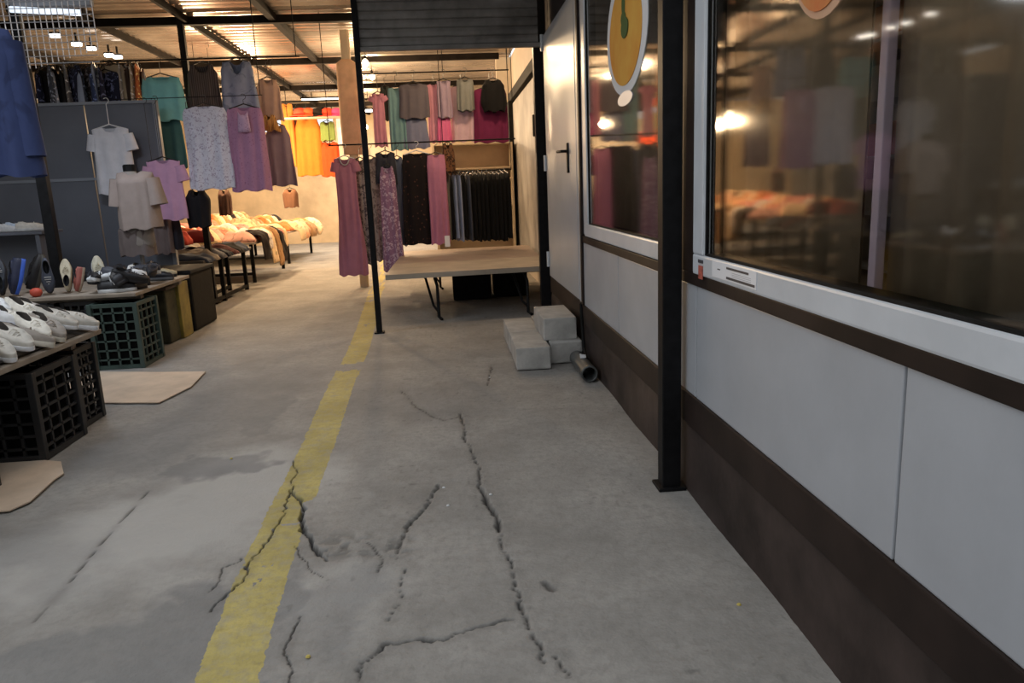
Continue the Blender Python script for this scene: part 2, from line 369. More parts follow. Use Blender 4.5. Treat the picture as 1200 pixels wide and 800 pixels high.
# signs on the glass
def ell(cy, cz, a, b, x, th, n=40, zmax=9):
    r = []
    for dx in (0, th):
        r.append([(x-dx, cy+a*math.cos(2*PI*i/n), min(zmax, cz+b*math.sin(2*PI*i/n))) for i in range(n)])
    return MB().loft(r, cap0=True, cap1=True)
xg = XW-.0105
cy, cz = 3.94, 2.055
sg = empty('round_sign', 'oval white window sign with a yellow disc and green mark, on the left window', 'sign', (xg, cy, cz-.31))
def child_ell(nm, m, dy, dz, a, b, d, th=.003):
    o = ell(dy, .31+dz, a, b, -d, th).obj(nm, m, sg); return o
child_ell('border', mat('sign_white', (.66, .68, .72), .9, spec=.05), 0, 0, .43, .315, 0)
disc = mat('sign_yellow', (.66, .40, .09), .9, col2=(.60, .26, .05), scale=2.2, spec=.05)
child_ell('disc', disc, 0.01, -.01, .345, .255, .003)
gm = mat('sign_green', (.075, .12, .045), .9, spec=.05)
b = MB()
for q_, (dy, dz, a, c) in enumerate(((.02, .125, .035, .06), (.02, .06, .05, .035), (-.01, .01, .075, .05))):
    b.loft([[(-.0065-.0012*q_-e, dy+a*math.cos(2*PI*i/14), .31+dz+c*math.sin(2*PI*i/14)) for i in range(14)] for e in (0, .002)], cap1=True)
b.obj('emblem', gm, sg)
b = ell(0.02, .31-.33, .16, .035, -.001, .0035); b.obj('tab', mat('sign_pale_blue', (.45, .50, .62), .4), sg)
cy2, bz = at(966, 20, x=xg)[1], at(966, 21, x=xg)[2]
s2 = empty('round_sign', 'orange red oval sign high on the right window, only its lower rim in view', 'sign', (xg, cy2, bz))
ell(0, .30, .215, .30, 0, .003).obj('border', mat('sign_peach', (.55, .34, .22), .9, spec=.05), s2)
ell(.012, .305, .19, .285, -.003, .003).obj('disc', mat('sign_orange', (.55, .15, .06), .9, spec=.05, col2=(.52, .28, .10), scale=4), s2)
# label on the window frame
sx = XW-.0265
la = at(852, 307, x=sx); lb = at(885, 331, x=sx)
st = empty('sticker', 'small white sticker with two dark bars on the corner of the right window frame', 'sticker', (sx, 0, 0))
LBL = mat('label_paper', (.78, .79, .82), .5); INK = mat('label_ink', (.05, .05, .06), .5)
y0, y1 = lb[1], la[1]
MB().box(-.0015, y0-.01, .955, 0, y1+.14, 1.012).obj('paper', LBL, st)
MB().box(-.0025, y0, .961, -.0015, y1, .969).obj('dark_bar', INK, st)
MB().box(-.0025, y0+.05, .995, -.0015, y1, 1.002).obj('dark_bar', INK, st)
MB().box(-.0025, y1+.06, .984, -.0015, y1+.085, .988).obj('dark_mark', INK, st)
for k in range(3):
    MB().box(-.0022, y0+.03, .973+.006*k, -.0015, y1-.05, .975+.006*k).obj('print_line', mat('label_grey', (.5, .5, .53), .5), st)
st2 = empty('sticker', 'tiny red and dark tag at the lower left corner of the right window frame', 'sticker', (sx, 2.72, .93))
MB().box(-.003, -.02, .0, 0, .025, .05).obj('red_patch', mat('tag_red', (.42, .10, .07), .5, .4, 60), st2)
MB().box(-.003, -.02, .06, 0, .03, .072).obj('dark_bar', INK, st2)

# door of the kiosk
d = MB().bbox(XW-.03, 5.37, .462, XW+.012, 6.955, 2.60, .006).obj('door_1', DOORM, kind='structure')
MB().box(XW-.026, 5.305, .455, XW+.012, 5.368, 2.615).obj('door_frame', mat('grey_frame', (.40, .42, .45), .35), d)
hb = at(666, 177, x=XW-.03)
hn = MB().bbox(XW-.044, hb[1]-.025, hb[2]-.16, XW-.029, hb[1]+.02, hb[2]+.06, .004).tube([(XW-.04, hb[1], hb[2]), (XW-.085, hb[1], hb[2]), (XW-.09, hb[1]+.03, hb[2]), (XW-.088, hb[1]+.17, hb[2]+.005)], .011)
hn.obj('handle', BLACK, d, smooth=False)
for z in (at(636, 42, x=XW)[2]-.1, 1.5, .62):
    MB().tube([(XW-.04, 6.95, z-.07), (XW-.04, 6.95, z+.07)], .016).obj('hinge', WHITEPVC, d)

# posts
MB().bbox(.905, 2.89, 0, .985, 2.96, 3.4, .006).obj('post_tube', BLACK)
def post(x, y, z1, w, dp, label, base=True, z0=0, m=BLACK):
    e = empty('support_post', label, 'post', (x, y, z0))
    MB().bbox(-w/2, -dp/2, 0, w/2, dp/2, z1-z0, .005).obj('shaft', m, e)
    if base: MB().bbox(-w/2-.02, -dp/2-.02, 0, w/2+.02, dp/2+.02, .014, .003).obj('foot_plate', m, e)
    return e
bpy.data.objects.remove(bpy.data.objects['post_tube'])
post(.893, 2.955, 3.15, .080, .075, 'thick black steel post close to the camera between the two kiosk windows')
post(.945, 7.17, 3.44, .145, .09, 'broad black post at the left edge of the grey kiosk door')
p2 = at(445, 390, z=0)
post(p2.x-.0, p2.y, 2.97, .052, .052, 'thin black post standing by the yellow line under the dark shutter')

# dark roller shutter box / fascia over the passage
FAS = mat('grey_shutter_slat', (.22, .21, .20), .45, .35, 3, metal=.3)
fa = empty('roller_shutter', 'dark grey slatted shutter hanging high across the passage beside the kiosk door', 'shutter', (.1, 6.98, 2.55))
z = 2.55
for k in range(9):
    h = .075
    MB().add([(-.80, dy, z-2.55+dz) for dy, dz in ((0, 0), (-.010, .010), (-.012, .04), (-.008, .068), (.0, .075), (.02, .04))]+[(.80, dy, z-2.55+dz) for dy, dz in ((0, 0), (-.010, .010), (-.012, .04), (-.008, .068), (.0, .075), (.02, .04))],
             [(i, (i+1) % 6, 6+(i+1) % 6, 6+i) for i in range(6)]+[(5, 4, 3, 2, 1, 0), (6, 7, 8, 9, 10, 11)]).obj('slat', FAS, fa)
    z += h-.001
MB().box(-.82, -.03, -.035, .82, .02, .0).obj('bottom_bar', FAS, fa)

# concrete steps
BLK = mat('aerated_concrete', (.40, .39, .37), .9, .18, 6, bump=.5, bscale=60)
def block(x0, y0, z0, x1, y1, z1, lab, s):
    c = ((x0+x1)/2, (y0+y1)/2)
    b = MB().bbox(x0-c[0], y0-c[1], 0, x1-c[0], y1-c[1], z1-z0, .012, .002, s)
    b.obj('concrete_block', BLK, label=lab, cat='block', group='concrete step blocks', loc=(c[0], c[1], z0), rz=(s-2)*.01)
block(.44, 5.16, .004, .69, 5.775, .168, 'grey concrete block lying lowest at the front left of the kiosk steps', 1)
block(.44, 5.785, .004, .69, 6.40, .168, 'grey concrete block at the rear left of the kiosk steps, behind the front left block', 2)
block(.70, 5.30, .004, .94, 5.90, .168, 'grey concrete block under the topmost block, next to the drain pipe', 3)
block(.665, 5.37, .169, .915, 5.97, .335, 'topmost grey concrete block of the kiosk steps', 2)
block(.70, 5.91, .004, .94, 6.50, .168, 'grey concrete block at the rear of the steps beneath the kiosk door', 3)
pipe = empty('drain_pipe', 'short dark grey pipe end lying on the floor beside the kiosk steps', 'pipe', (.885, 4.72, .06))
n = 16
rings = [[(r*math.cos(2*PI*j/n), y, r*math.sin(2*PI*j/n)) for j in range(n)] for r, y in ((.044, .5), (.044, .01), (.046, .0), (.056, .0), (.058, .02), (.054, .04), (.054, .5))]
MB().loft(rings).obj('tube', mat('pipe_grey', (.07, .075, .075), .4, .2, 10), pipe, smooth=True)
MB().tube([(.915, 4.98, .10), (.935, 5.2, .13), (.94, 5.28, .30), (.945, 5.33, .44)], .012).obj('cable', BLACKM, label='black cable running down the skirt beside the steps', cat='cable')
pp = at(681, 415, z=.12)
MB().add([(-.02, -.02, .0), (.02, -.025, .004), (.025, .02, .012), (-.015, .025, .02), (-.02, -.02, .004), (.02, -.025, .008), (.025, .02, .016), (-.015, .025, .024)], [(0, 1, 2, 3), (7, 6, 5, 4), (0, 4, 5, 1), (1, 5, 6, 2), (2, 6, 7, 3), (3, 7, 4, 0)]).obj('paper_scrap', WHITEPVC, label='small white paper scrap lying on the drain pipe', cat='litter', loc=(.885, 4.98, .114))

# bench in the passage
BT = mat('bench_board', (.40, .34, .27), .55, .12, 4, bump=.1); BT2 = mat('bench_board_brown', (.32, .25, .21), .5, .15, 3, bump=.1)
bn = empty('trestle_table', 'low wide table with pale worn top in the passage in front of the hanging dresses', 'table', (.2, 8.8, 0))
def quadslab(b, p, z0, z1):
    return b.prism([(x-.2, y-8.8) for x, y in p], z0, z1)
quadslab(MB(), [(-.64, 7.36), (1.02, 7.48), (1.05, 8.55), (-.63, 8.45)], .45, .50).obj('board', BT, bn)
quadslab(MB(), [(-.63, 8.46), (1.05, 8.56), (1.10, 10.35), (-.61, 10.28)], .463, .497).obj('board', BT2, bn)
for x in (-.14, .78):
    for y in (7.52, 9.9):
        sx_ = x-.2; sy = y-8.8
        MB().tube([(sx_-.02, sy+.35, .455), (sx_-.02, sy+.03, .42), (sx_, sy, .35), (sx_, sy, .03), (sx_+.03, sy-.06, .012)], .016).tube([(sx_-.16, sy+.28, .455), (sx_-.12, sy+.25, .40), (sx_-.05, sy+.06, .14), (sx_, sy, .08)], .013).obj('leg', BLACK, bn, smooth=True)
MB().box(-.7, -1.2, .43, -.66, 1.3, .463).box(.74, -1.2, .43, .78, 1.3, .463).box(-.7, -1.2, .43, .78, -1.16, .463).obj('frame', BLACK, bn)

for i, (x0, x1, y0, y1, hh) in enumerate(((.02, .48, 8.75, 9.25, .36), (.52, .92, 8.85, 9.4, .40))):  # made-up boxes, added to darken the space under the low table
    e = empty('storage_box', ('added black box darkening the space under the low table, left one', 'added black box darkening the space under the low table, right one')[i], 'box', ((x0+x1)/2, (y0+y1)/2, .006))
    w_, d_ = (x1-x0)/2, (y1-y0)/2
    MB().bbox(-w_, -d_, 0, w_, d_, hh, .012).obj('body', BLACKM, e); MB().bbox(-w_-.012, -d_-.012, hh, w_+.012, d_+.012, hh+.03, .006).obj('lid', BLACKM, e)
# second kiosk wall behind the bench
X2 = 1.18
WARMW = mat('beige_wall_paint', (.44, .38, .32), .6, .1, 2)
MARB = mat('grey_mottled_panel', (.30, .285, .27), .5, .3, 1.6, detail=3, spec=.2)
w2 = MB().box(X2+.02, 7.2, 0, X2+.1, 14, 3.4).obj('wall_right_rear', WARMW, kind='structure')
dd = MB().bbox(X2-.02, 8.4, .3, X2+.02, 12.5, 2.62, .01).obj('door_2', MARB, kind='structure')
MB().bbox(X2-.06, 8.3, 2.66, X2+.02, 12.72, 2.80, .01).obj('frame_head', BLACKM, dd); MB().bbox(X2-.09, 12.45, .0, X2+.02, 12.72, 2.66, .01).obj('frame_jamb', BLACKM, dd)
hb = at(627, 146, x=X2-.02)
MB().bbox(X2-.05, hb.y-.03, hb.z-.14, X2-.02, hb.y+.03, hb.z+.12, .008).obj('handle', BLACKM, dd)
MB().box(.95, 12.9, 0, 1.2, 13.0, 3.4).obj('wall_rear_return', mat('cream_paint', (.62, .55, .44), .6, .05), kind='structure')
# cream shelving behind the rack
CREAM = mat('cream_board', (.60, .50, .36), .6, .08, 3)
sh = empty('shelf_unit', 'cream shelf unit against the rear behind the black trousers', 'shelf', (.46, 12.3, 0))
for x in (-.62, .62): MB().bbox(x-.02, -.2, 0, x+.02, .2, 2.0, .004).obj('side_panel', CREAM, sh)
MB().box(-.60, .18, 0, .60, .2, 2.0).obj('back_panel', CREAM, sh)
for z in (.1, .55, 1.0, 1.42, 1.6, 1.98): MB().bbox(-.60, -.2, z, .60, .18, z+.025, .003).obj('shelf_board', CREAM, sh)

# ------------------------------------------------------------------ market hall: roof, walls, lamps
ROOF = mat('galvanised_roof', (.40, .345, .295), .27, .25, 1.5, metal=.55)
def roof(x0, x1, y0, y1, z, nm):
    k = int((y1-y0)/.045); b = MB()
    rows = [[(x, y0+(y1-y0)*i/k, z+.018*math.sin(2*PI*i*.045/.19)) for x in np.linspace(x0, x1, 3)] for i in range(k+1)]
    b.loft(rows, close=False); o = b.obj(nm, ROOF, smooth=True, kind='structure'); return o
MB().box(-9, -4.6, 0, 4.2, -4.5, 4.2).obj('wall_added_skyblock', mat('added_skyblock_paint', (.20, .19, .18), .8, .2, 1), kind='structure')  # added unseen wall behind the camera, blocks low sky light
rf = roof(-8, 1.2, 7.3, 21.5, 3.46, 'ceiling')
rf2 = roof(-8, -.80, 4.3, 7.3, 3.46, 'ceiling_front')  # out-of-view front roof, widened across the aisle to darken the middle floor
rf3 = roof(-.75, 1.05, 3.4, 6.9, 3.24, 'ceiling_added_shade')  # added unseen roof over the walkway, dims the floor towards the rear
BEAM = mat('dark_steel_beam', (.011, .009, .008), .8, .3, 6, spec=.06)
for y in (9.66, 12.6, 15.6, 18.6):
    MB().box(-8, y-.04, 3.33, .98, y+.04, 3.42).obj('trim_1', BEAM, kind='structure')
for x, w in ((-1.93, .04), (-2.93, .02), (-4.0, .02), (-5.6, .04)):
    MB().box(x-w, 4.35 if x < -2.2 else 7.3, 3.35, x+w, 21.4, 3.43).obj('trim_2', BEAM, kind='structure')
WALLF = mat('far_warm_wall', (.52, .40, .26), .8, .2, 1.2)
MB().box(-8, 21, 0, 1.3, 21.1, 3.0).box(-8, 21, 3.0, -5.0, 21.1, 3.4).box(-2.9, 21, 3.0, 1.3, 21.1, 3.4).obj('wall_back', WALLF, kind='structure')
MB().box(-8.1, 1.0, 0, -8, 21, 3.4).obj('wall_left', mat('dim_wall', (.20, .19, .18), .8, .2, 1), kind='structure')
MB().box(1.2, 14, 0, 1.3, 21, 3.4).obj('wall_right_far', WARMW, kind='structure')

post(-3.0, 9.62, 3.40, .07, .07, 'black roof post rising behind the teal top on the left')
lp = at(45, 180, y=6.8)
post(lp.x, 6.8, 3.40, .085, .07, 'black post at the far left between the dark blue jacket and the grey partition')
# pale wrapped column
cl = at(408, 100, y=10.6)
b = empty('wrapped_column', 'pale beige column wrapped in cloth beside the thin black post', 'column', (cl.x, 10.6, 0))
CLO = cloth('beige_wrap', lin(228, 190, 158), fuzz=.08)
def crect(w, d, z, k):
    return [(w*math.copysign(abs(math.cos(a))**.5, math.cos(a))*(1+.03*math.sin(5*a+k)), d*math.copysign(abs(math.sin(a))**.5, math.sin(a)), z) for a in (2*PI*j/20 for j in range(20))]
MB().loft([crect(.06, .06, 0, 0), crect(.06, .06, 3.42, 0)], cap0=True, cap1=True).obj('shaft', CREAM, b)
MB().loft([crect(.135, .10, 1.82, 1), crect(.14, .1, 2.2, 2), crect(.135, .1, 2.7, 3), crect(.13, .09, 3.0, 4), crect(.065, .07, 3.05, 5)], cap0=True, cap1=True).obj('cloth_wrap', CLO, b, smooth=True)

# bulbs
def bulb(p, lab, power, r=.05, col=(1, .70, .40), cord=True, grp='hanging bulbs', top=3.44):
    e = empty('hanging_bulb', lab, 'lamp', p, group=grp)
    MB().lathe([(.004, -r), (r*.7, -r*.75), (r, 0), (r*.8, r*.6), (r*.4, r*1.1)], 12).obj('bulb', EMW, e, smooth=True)
    MB().tube([(0, 0, r*1.1), (0, 0, r*1.1+.05)], .02).obj('socket', BLACKM, e)
    if cord: MB().tube([(0, 0, r*1.1+.05), (0, 0, top-p[2])], .004, 5).obj('cord', BLACKM, e)
    li = bpy.data.lights.new('bulb_light', 'POINT'); li.energy = power; li.color = col; li.shadow_soft_size = r*1.3
    lo = bpy.data.objects.new('bulb_light', li); C.objects.link(lo); lo.parent = e; lo.location = (0, 0, -r*2.6)
EMW = emit('bulb_glow', (1, .80, .50), 14)
for (px, py, y, pw, lab) in ((428, 74, 11.6, 120, 'larger glowing bulb beside the pale wrapped column'), (436, 90, 13.2, 120, 'smaller glowing bulb below and right of the larger bulb by the column')):
    p = at(px, py, y=y); bulb((p.x, p.y, p.z), lab, pw)
for (x, y, z, pw, lab) in ((-3.4, 11.3, 2.5, 120, 'bare bulb under the roof above the heap of clothes on the left tables'), (-3.35, 13.8, 2.45, 210, 'bare bulb under the roof in front of the yellow dress'),
                      (-4.4, 17.0, 2.6, 260, 'bare bulb near the rear wall of the market hall'), (-1.7, 17.5, 2.75, 230, 'bare bulb over the rear of the aisle'), (.62, 8.9, 2.97, 30, 'added unseen bulb behind the shutter near the mottled side door'), (.0, 7.75, 2.86, 26, 'added unseen bulb close behind the dark shutter above the low table')):  # last two bulbs added out of sight to light the garments from the front
    bulb((x, y, z), lab, pw)
EML = emit('strip_glow', (1, .95, .88), 7)
for i, (px, py) in enumerate(((65, 42), (90, 52), (107, 57), (128, 65), (138, 67))):
    p = at(px, py, z=3.28)
    e = empty('ceiling_spot', 'small white lamp %s in the receding row at top left' % ('nearest to the camera', 'second from the camera', 'third from the camera', 'fourth from the camera', 'farthest from the camera')[i], 'lamp', (p.x, p.y, p.z), group='row of small white lamps')
    MB().bbox(-.055, -.03, -.018, .055, .03, .02, .008).obj('diffuser', EML, e)
    MB().bbox(-.06, -.035, .02, .06, .035, .04, .006).box(-.01, -.01, .05, .01, .01, .14).obj('housing', BLACKM, e)
for (x, y, lab) in ((-2.35, 16.9, 'white strip lamp under the far roof, nearer of the pair'), (-2.3, 19.4, 'white strip lamp under the far roof, farther of the pair')):
    e = empty('strip_lamp', lab, 'lamp', (x, y, 3.30))
    MB().bbox(-.6, -.05, -.03, .6, .05, .02, .01).obj('diffuser', EML, e); MB().box(-.62, -.06, .02, .62, .06, .05).box(-.4, -.01, .05, -.38, .01, .15).box(.38, -.01, .05, .4, .01, .15).obj('housing', BLACKM, e)
    li = bpy.data.lights.new('strip_light', 'AREA'); li.shape = 'RECTANGLE'; li.size = 1.2; li.size_y = .1; li.energy = 60; li.color = (1, .93, .82)
    lo = bpy.data.objects.new('strip_light', li); C.objects.link(lo); lo.parent = e; lo.location = (0, 0, -.04)
# tube lamp top left
ta, tb = at(12, 11, y=6.0), at(96, 15, y=6.0)
e = empty('tube_lamp', 'slim white fluorescent tube lamp behind the wire grid at top left', 'lamp', ta)
v = tb-ta
MB().tube([Vector((0, 0, 0)), v], .022, 10).obj('tube', emit('tube_glow', (.75, .85, 1.0), .9), e, smooth=True)
li = bpy.data.lights.new('tube_light', 'AREA'); li.shape = 'RECTANGLE'; li.size = v.x; li.size_y = .06; li.energy = 22; li.color = (.82, .90, 1)
lo = bpy.data.objects.new('tube_light', li); C.objects.link(lo); lo.parent = e; lo.location = v*.5+Vector((0, 0, -.03))
for f in (-.02, 1.02): MB().tube([v*(f-.015), v*(f+.015)], .03, 8).obj('end_cap', BLACKM, e)
MB().box(-.05, .04, .03, v.x+.05, .1, .08).box(.05, .05, .08, .07, .07, .68).box(v.x-.07, .05, .08, v.x-.05, .07, .68).obj('batten', mat('batten_grey', (.25, .26, .28), .5), e)
# wire grid
ga, gb = at(-40, -30, y=5.6), at(118, 78, y=5.6)
e = empty('wire_grid', 'silver wire display grid hanging at top left in front of the tube lamp', 'grid', (ga.x, 5.6, gb.z))
WIRE = mat('grid_wire', (.50, .50, .52), .4, metal=.4)
gw, gh = gb.x-ga.x, ga.z-gb.z
nv, nh = 20, 13
for i in range(nv+1):
    MB().tube([(gw*i/nv, 0, 0 if i < 10 else .10*(i-9)/10), (gw*i/nv, 0, gh)], .0035, 5).obj('upright_wire', WIRE, e)
for j in range(nh+1):
    MB().tube([(0, -.006, .03+(gh-.03)*j/nh), (gw, -.006, .03+(gh-.03)*j/nh)], .003, 5).obj('cross_wire', WIRE, e)
MB().tube([(0.1, 0, gh), (.1, 0, 3.46-gb.z)], .004, 5).tube([(gw-.1, 0, gh), (gw-.1, 0, 3.46-gb.z)], .004, 5).obj('suspension_wire', WIRE, e)

# partition
PART = mat('partition_grey', (.115, .125, .155), .55, .08, 2)
YP = 8.5
pa = at(45, 125, y=YP); pb = at(180, 125, y=YP); pm_ = at(100, 130, y=YP)
par = empty('partition_screen', 'dark blue grey partition screen behind the white t-shirt on the left', 'partition', ((pa.x+pb.x)/2, YP, 0))
cx = (pa.x+pb.x)/2
zt = pa.z
MB().bbox(-6.6-cx, -.02, 0.02, pm_.x-.006-cx, .02, zt, .006).obj('panel', PART, par)
MB().bbox(pm_.x+.006-cx, -.02, 0.02, pb.x-cx, .02, zt, .006).obj('panel', PART, par)
MB().box(-6.6-cx, -.03, zt, pb.x-cx, .03, zt+.03).box(-6.6-cx, -.03, 1.55, pb.x-cx, -.018, 1.58).box(pb.x-cx, -.03, 0, pb.x-cx+.04, .03, zt+.03).obj('frame', mat('partition_frame', (.22, .24, .28), .45), par)

# ------------------------------------------------------------------ garments
def interp(p, t):
    for (a, u), (b, v) in zip(p[:-1], p[1:]):
        if t <= b:
            k = (t-a)/(b-a); k = k*k*(3-2*k); return u+(v-u)*k
    return p[-1][1]
def garment_mb(Wd, Hh, prof, depth=.09, folds=7, amp=.02, neck=(.35, .07), sleeve=None, seed=0, rows=18, n=40, slope=.16):
    """hollow hanging garment; local origin at the shoulder line, hanging down; prof = half-width factors"""
    r = random.Random(seed); ph = [r.uniform(0, 6.28) for _ in range(6)]; b = MB(); hw0 = Wd/2
    rings = []
    for i in range(rows+1):
        t = i/rows; hw = hw0*interp(prof, t); dd = depth*(.12+.88*min(1, t/.16)**.7)/2; ring = []
        for j in range(n):
            a = 2*PI*j/n; ca, sa = math.cos(a), math.sin(a)
            x = hw*math.copysign(abs(ca)**.8, ca); y = dd*math.copysign(abs(sa)**.8, sa)
            u = x/hw0
            fo = amp*min(1, .15+t*1.1)*(math.sin(folds*u*1.6+ph[0]+.9*t)+.5*math.sin(folds*2.3*u+ph[1]-1.2*t)+.4*math.sin(3*u+ph[2]+4*t))
            y += fo*(1 if sa > 0 else .8)
            x += .25*amp*math.sin(5*t+ph[3])*t
            sx = hw0*prof[0][1]; nw = sx*neck[0]; top = -slope*abs(x)
            if abs(x) < nw: top -= neck[1]*(1 if sa < 0 else .35)*(1-(x/nw)**2)**.6
            z = top*(1-t)**4-Hh*t+.012*math.sin(folds*u+ph[4])*t
            ring.append((x, y, z))
        rings.append(ring)
    b.loft(rings)
    if sleeve:
        sl, ang, r0, r1 = sleeve
        for s in (-1, 1):
            sx = hw0*prof[0][1]*.93; rr_ = []
            for i in range(7):
                t = i/6; cxp = s*(sx+math.sin(ang)*sl*t-.02); czp = -slope*sx-r0*.75-math.cos(ang)*sl*t*1.0
                R_ = r0+(r1-r0)*t; ring = []
                for j in range(12):
                    a = 2*PI*j/12; ox = math.cos(a)*R_; oy = math.sin(a)*depth*.42*(1+.2*math.sin(3*a+ph[5]+2*t))
                    ring.append((cxp+s*ox*math.cos(ang), oy, czp+ox*math.sin(ang)+r0*.0))
                rr_.append(ring)
            b.loft(rr_)
    return b
TEE = [(0, .78), (.12, .74), (.4, .78), (1, .86)]
TANK = [(0, .66), (.12, .70), (.2, .85), (1, 1.0)]
DRESS = [(0, .72), (.10, .70), (.30, .70), (.45, .74), (1, 1.0)]
STRAIGHT = [(0, .85), (.1, .95), (1, 1.0)]
SKIRT = [(0, .80), (.2, .88), (1, 1.0)]
HANG_BLK = mat('hanger_black', (.015, .015, .015), .4); HANG_WHT = mat('hanger_white', (.7, .7, .72), .4)
def hanger_mb(w, hook):
    b = MB(); s = .18*w
    b.tube([(-w, 0, -s), (-w*.5, 0, -s*.55+.01), (0, 0, .02), (w*.5, 0, -s*.55+.01), (w, 0, -s)], .007, 6)
    b.tube([(0, 0, .02), (0, 0, hook-.045), (.022, 0, hook-.035), (.03, 0, hook-.012), (.018, 0, hook+.008), (0, 0, hook+.012), (-.018, 0, hook+.004)], .0035, 5)
    return b
def garment(name, label, cat, box, y, m, prof=TEE, rail=None, hm=None, rz=0, group=None, neckband=None, seed=None, **kw):
    x0, y0, x1, y1 = box
    A = at((x0+x1)/2, y0, y=y); B = at((x0+x1)/2, y1, y=y); w = (at(x1, (y0+y1)/2, y=y)-at(x0, (y0+y1)/2, y=y)).x
    if rz: w = kw.pop('width', .42)
    if 'width' in kw: kw.pop('width')
    hgt = A.z-B.z
    sd = seed if seed is not None else int(x0*7+y0*13)
    sleeve = kw.get('sleeve'); wb = w
    if sleeve: wb = max(.15, w-2*math.sin(sleeve[1])*sleeve[0]*.55)
    o = garment_mb(wb, hgt, prof, seed=sd, **kw).obj(name, m, smooth=True, label=label, cat=cat, group=group, loc=(A.x, y, A.z), rz=rz)
    if rail is not None:
        hanger_mb(wb/2*prof[0][1]*.9, rail-A.z).obj('hanger', hm or HANG_BLK, o)
    if neckband:
        nw = wb/2*prof[0][1]*kw.get('neck', (.35, .07))[0]; nd = kw.get('neck', (.35, .07))[1]
        pts = [(nw*math.cos(a), -.012-.02*abs(math.sin(a)), -.16*nw-nd*(math.sin(-a) if a < 0 else .3*math.sin(a))) for a in (PI*k/10-PI for k in range(11))]
        MB().tube(pts, .009, 6).obj('neckband', neckband, o, smooth=True)
    return o

def rail(label, x0, x1, y, z, posts=(), r=.009, z0=0.0):
    e = empty('clothes_rail', label, 'rail', ((x0+x1)/2, y, 0)); cx_ = (x0+x1)/2
    MB().tube([(x0-cx_, 0, z), (x1-cx_, 0, z)], r, 8).obj('bar', BLACKM, e)
    for px in posts:
        MB().tube([(px-cx_, 0, z), (px-cx_, 0, 3.455)], .005, 6).obj('suspension_wire', BLACKM, e)
    return e

# --- left group
RL1, ZL1 = 9.05, at(200, 70, y=9.05).z
rail('long black clothes rail high above the grey partition on the left', -5.6, -1.56, RL1, ZL1, (-5.5, -1.6))
RL2, ZL2 = 8.3, at(250, 113, y=8.3).z
rail('thin black rail carrying the white floral and pink dresses on the left', -3.35, -1.85, RL2, ZL2, (-1.87,), r=.004)
TEAL = cloth('teal_cloth', lin(128, 198, 204)); TEALD = cloth('dark_teal_cloth', lin(62, 104, 108))
garment('blouse', 'pale teal wide blouse on the high rail beside the black roof post', 'blouse', (161, 88, 215, 142), 8.93, TEAL, prof=[(0, .80), (.3, .9), (.6, .95), (1, 1)], rail=ZL1, neck=(.5, .05), amp=.015)
garment('skirt', 'dark teal skirt hanging below the pale teal blouse', 'skirt', (173, 137, 214, 197), 8.98, TEALD, prof=SKIRT, amp=.02)
garment('tank_top', 'dark brown pleated tank top with an open neck on the high rail', 'top', (215, 74, 256, 128), 9.0, cloth('brown_pleats', lin(70, 62, 60), 'stripe', lin(95, 88, 85), 14), prof=TANK, rail=ZL1, neck=(.6, .10), folds=14)
garment('vest', 'grey blue sleeveless vest with a V neck on the high rail', 'vest', (254, 70, 299, 134), 8.95, cloth('grey_blue_vest', lin(140, 150, 176), 'blotch', lin(118, 128, 152), 8, .52), prof=[(0, .72), (.2, .85), (1, 1)], rail=ZL1, neck=(.42, .16), folds=5)
garment('blouse', 'pale beige blouse right of the grey blue vest', 'blouse', (297, 92, 329, 142), 9.1, cloth('beige_blouse', lin(196, 160, 138)), prof=TANK, rail=ZL1, neck=(.4, .05))
garment('trousers', 'grey lilac wide trousers hanging below the pale beige blouse', 'trousers', (306, 146, 342, 218), 9.06, cloth('grey_lilac', lin(150, 130, 140)), rail=ZL1, prof=[(0, .55), (.2, .8), (1, 1)], folds=6, amp=.03)
o = garment('scarf', 'ochre knotted scarf between the beige blouse and the grey lilac trousers', 'scarf', (302, 134, 328, 154), 8.98, cloth('ochre', lin(205, 150, 85), 'stripe', lin(120, 85, 50), 20), prof=[(0, .5), (.5, .7), (1, .95)], depth=.13, amp=.02)
garment('house_dress', 'white floral short sleeved dress hanging left of the pink dress', 'dress', (211, 123, 266, 222), 8.25, cloth('white_floral', lin(212, 210, 224), 'blotch', lin(172, 162, 184), 38, .55), rail=ZL2, prof=[(0, .84), (.08, .95), (.5, .94), (1, .98)], neck=(.35, .04), amp=.022)
pd = garment('house_dress', 'dusty pink sleeveless dress with a pale inset yoke on the left', 'dress', (262, 124, 309, 224), 8.27, cloth('dusty_pink', lin(176, 128, 158), 'floral', lin(150, 100, 135), 40, .25), rail=ZL2, prof=[(0, .82), (.1, .92), (.5, .92), (1, 1)], neck=(.4, .05), amp=.022)
yk = MB(); kk = []
for i in range(6):
    for j in range(7):
        u = j/6-.5; kk.append((u*.13*(1-.25*(1-i/5)), -.085+.03*abs(u), -.06-.05*(1-4*u*u if i == 0 else 0)-.21*i/5))
yk.add(kk, [(i*7+j, i*7+j+1, (i+1)*7+j+1, (i+1)*7+j) for i in range(5) for j in range(6)])
o = yk.obj('yoke', cloth('pale_yoke', lin(196, 162, 190), 'floral', lin(160, 124, 156), 45, .3), pd, smooth=True); o['label'] = 'pale inset yoke'
sm = o.modifiers.new('thick', 'SOLIDIFY'); sm.thickness = .006
garment('t_shirt', 'white short sleeved t-shirt hanging in front of the grey partition', 't-shirt', (98, 148, 158, 228), 8.3, cloth('white_cotton', lin(214, 214, 222)), rail=zt+.03, hm=HANG_WHT, neck=(.34, .06), sleeve=(.17, .20, .075, .08), amp=.015)
